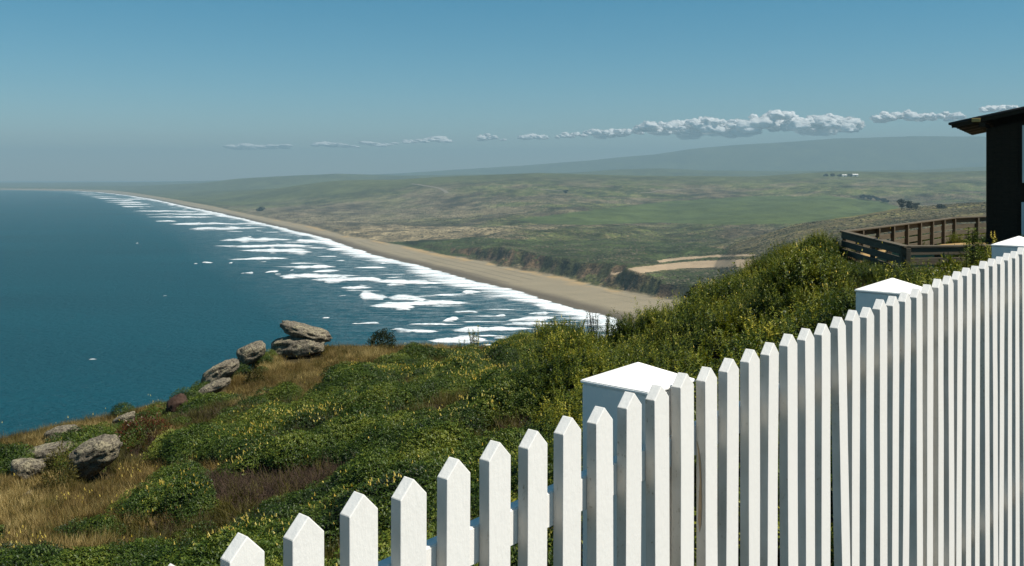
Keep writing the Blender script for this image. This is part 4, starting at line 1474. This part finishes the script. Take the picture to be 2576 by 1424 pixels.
def window(u0, u1, z0, z1, bars):
    w = hpart('window', (u0, -.045, z0), (u0 + .05, .01, z1), FRAMEM)
    hpart('frame', (u1 - .05, -.045, z0), (u1, .01, z1), FRAMEM, w)
    hpart('frame', (u0 + .051, -.045, z1 - .05), (u1 - .051, .01, z1), FRAMEM, w)
    hpart('frame', (u0 + .051, -.045, z0), (u1 - .051, .01, z0 + .05), FRAMEM, w)
    hpart('pane', (u0 + .05, -.015, z0 + .05), (u1 - .05, -.005, z1 - .05), GLASS, w, 0)
    for b in bars: hpart('glazing_bar', (u0 + .052, -.04, b - .02), (u1 - .052, -.016, b + .02), FRAMEM, w)
window(.715, 1.75, BZ - .18, BZ + 1.13, [BZ + .45])
window(.700, 1.75, BZ - 1.70, BZ - .62, [])
# roof: corrugated sheet, ribs run up the slope
def roof():
    u0, u1 = -.78, 5.6
    v0, v1 = -.32, 6.4
    nv = 360
    vv = np.linspace(v0, v1, nv)
    rip = .022 * np.sin(vv / .095 * 2 * math.pi)
    V = []
    for u in (u0, u1):
        z = BZ + 1.10 + .21 * u + .26
        for dz in (0, -.012):
            for v, r in zip(vv, rip): V.append((u + (.02 * math.sin(v * 9) if u == u0 else 0), v, z + r + dz))
    V = np.array(V)
    Fq = []
    for k in range(nv - 1):
        a, b, c, d = k, k + nv, k + 2 * nv, k + 3 * nv
        Fq += [(a, c, c + 1, a + 1), (b, b + 1, d + 1, d), (a, a + 1, b + 1, b), (c, d, d + 1, c + 1)]
    Fq += [(0, nv, 3 * nv, 2 * nv), (nv - 1, 3 * nv - 1, 4 * nv - 1, 2 * nv - 1)]
    return me_obj('roof', mesh_np('roof', V, np.array(Fq)), ROOFM, hut)
rf_ = roof()
bm = bmesh.new()
def slope_box(bm, u0, u1, v0, v1, za, zb):
    vs = [bm.verts.new((u, v, BZ + 1.10 + .21 * u + z)) for u in (u0, u1) for v in (v0, v1) for z in (za, zb)]
    for f in ((0,1,3,2),(4,6,7,5),(0,4,5,1),(2,3,7,6),(0,2,6,4),(1,5,7,3)): bm.faces.new([vs[i] for i in f])
slope_box(bm, -.72, 5.5, -.30, -.25, .14, .225)
bmesh.ops.recalc_face_normals(bm, faces=bm.faces)
bm_obj('fascia', bm, HUTM, rf_)
for v in (1.2, 2.6, 4.0, 5.4):
    bm = bmesh.new(); slope_box(bm, .06, 5.4, v, v + .06, .02, .225); bmesh.ops.recalc_face_normals(bm, faces=bm.faces); bm_obj('rafter', bm, HUTM, rf_)
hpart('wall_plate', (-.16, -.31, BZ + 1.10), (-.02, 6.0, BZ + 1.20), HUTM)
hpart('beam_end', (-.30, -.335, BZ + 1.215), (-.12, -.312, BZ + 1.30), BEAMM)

# ------------------------------------------------------------------ clouds
def cloud_material():
    t = NT('cloud_vapour')
    g = t.geo()
    n = t.noise(t.mapping(g.outputs['Position'], (.0035, .0035, .0035)), 1.0, 6, .62)
    nr = t.bump(n, .4, 220.)
    d = t.n('ShaderNodeBsdfDiffuse'); d.inputs['Color'].default_value = (.97, .97, .97, 1); t.l(nr, d.inputs['Normal'])
    tr = t.n('ShaderNodeBsdfTranslucent'); tr.inputs['Color'].default_value = (.96, .96, .96, 1)
    ms = t.n('ShaderNodeMixShader'); ms.inputs[0].default_value = .15
    t.l(d.outputs[0], ms.inputs[1]); t.l(tr.outputs[0], ms.inputs[2])
    # thin ragged rims
    lw = t.n('ShaderNodeLayerWeight'); lw.inputs['Blend'].default_value = .35
    al = t.ramp(t.math('ADD', lw.outputs['Facing'], t.math('MULTIPLY_ADD', n, .8, -.4)), [(.22, 0.), (.82, 1.)])
    tp = t.n('ShaderNodeBsdfTransparent')
    m2 = t.n('ShaderNodeMixShader'); t.l(al, m2.inputs[0]); t.l(ms.outputs[0], m2.inputs[1]); t.l(tp.outputs[0], m2.inputs[2])
    return t.done(m2.outputs[0])
CLOUDM = cloud_material()
YC = 26000.
def cloud(label, puffs, seed, sx=1.25, sz=.85):
    """puffs: (px, py, r_px)"""
    random.seed(seed)
    bm = bmesh.new()
    for (x, y, r) in puffs:
        c = at(x, y, YC + random.uniform(-600, 600)); R = r / F * YC
        ico = bmesh.ops.create_icosphere(bm, subdivisions=3, radius=1.0)
        off = Vector((random.uniform(-50, 50), random.uniform(-50, 50), random.uniform(-50, 50)))
        for v in ico['verts']:
            u = v.co.copy()
            n = mnoise.fractal(u * 1.6 + off, .9, 2.1, 5)
            v.co = c + Vector((u.x * sx, u.y * 1.0, u.z * (sz if u.z > 0 else .45))) * (R * (1 + .40 * n))
    o = bm_obj('cloud', bm, CLOUDM, None, True)
    tag(o, label, 'cloud', 'clouds along the horizon')
def row(x0, x1, tops, base, seed, n=None):
    random.seed(seed)
    out = []
    big = n is None
    n = n or int((x1 - x0) / 10)
    xs = [x0 + (x1 - x0) * (k + random.uniform(.1, .9)) / n for k in range(n)]
    for x in xs:
        ty = np.interp(x, [a for a, _ in tops], [b for _, b in tops])
        r = random.uniform(.28, .55) * max(8, (base - ty))
        if big:
            r = random.choice([.16, .2, .26, .34, .5]) * (base - ty) * random.uniform(.8, 1.2) + 2
            out.append((x, ty + r * .9 + random.uniform(0, .35) * (base - ty), r))
            if random.random() < .75:
                out.append((x + random.uniform(-14, 14), ty + (base - ty) * random.uniform(.45, .85), random.uniform(.14, .40) * (base - ty) + 2))
        else:
            out.append((x, ty + r * .95 + random.uniform(0, .25) * (base - ty), r))
            out.append((x + random.uniform(-8, 8), (ty + base) / 2 + random.uniform(-4, 6), random.uniform(.3, .5) * (base - ty) + 3))
    return out
cloud('long bright cumulus bank above the hazy mountain', row(1600, 2150, [(1600,312),(1640,300),(1700,303),(1760,292),(1790,288),(1830,298),(1860,285),(1920,283),(1950,270),(2000,280),(2060,284),(2110,285),(2150,290)], 342, 1), 1)
cloud('low cumulus just left of the long bank', row(1462, 1590, [(1462,330),(1490,322),(1530,318),(1590,322)], 346, 2), 2)
cloud('cumulus right of the long bank near the hut roof', row(2200, 2420, [(2200,284),(2230,276),(2290,272),(2340,282),(2380,276),(2420,284)], 306, 3), 3)
cloud('cloud corner showing just above the hut roof', row(2468, 2620, [(2468,268),(2510,260),(2560,264),(2620,262)], 284, 4), 4)
cloud('single domed puff near the middle of the horizon', row(1196, 1262, [(1196,350),(1225,333),(1262,350)], 354, 5, 6), 5)
cloud('slanting small puff right of the domed one', row(1298, 1372, [(1298,346),(1335,334),(1372,338)], 352, 6, 7), 6)
cloud('thin puff left of the domed one', row(1010, 1130, [(1010,356),(1060,354),(1098,343),(1130,354)], 359, 7, 11), 7, 2.6, .75)
cloud('flat cloud streak with a small dome', row(790, 890, [(790,366),(826,355),(890,364)], 369, 8, 9), 8, 2.6, .75)
cloud('leftmost faint cloud low over the far beach', row(578, 720, [(578,366),(610,361),(660,364),(720,366)], 377, 9, 13), 9, 2.6, .75)
cloud('tiny cloud scrap between the streak and the thin puff', row(915, 990, [(915,358),(940,356),(990,362)], 366, 10, 7), 10, 2.6, .75)
cloud('tiny cloud scrap beside the low cumulus', row(1396, 1452, [(1396,340),(1425,334),(1452,330)], 346, 11, 6), 11)

# ------------------------------------------------------------------ haze
def haze():
    bm = bmesh.new()
    add_box(bm, (-25000, -3500, -4.5), (25000, 24500, 790))
    t = NT('sea_haze')
    v = t.n('ShaderNodeVolumePrincipled')
    v.inputs['Color'].default_value = (.36, .55, .65, 1)
    v.inputs['Density'].default_value = 1.05e-4
    v.inputs['Anisotropy'].default_value = 0.0
    t.l(v.outputs[0], t.out.inputs['Volume'])
    o = bm_obj('haze', bm, t.m)
    tag(o, 'pale sea haze over the bay and hills', None, None, 'stuff')
haze()
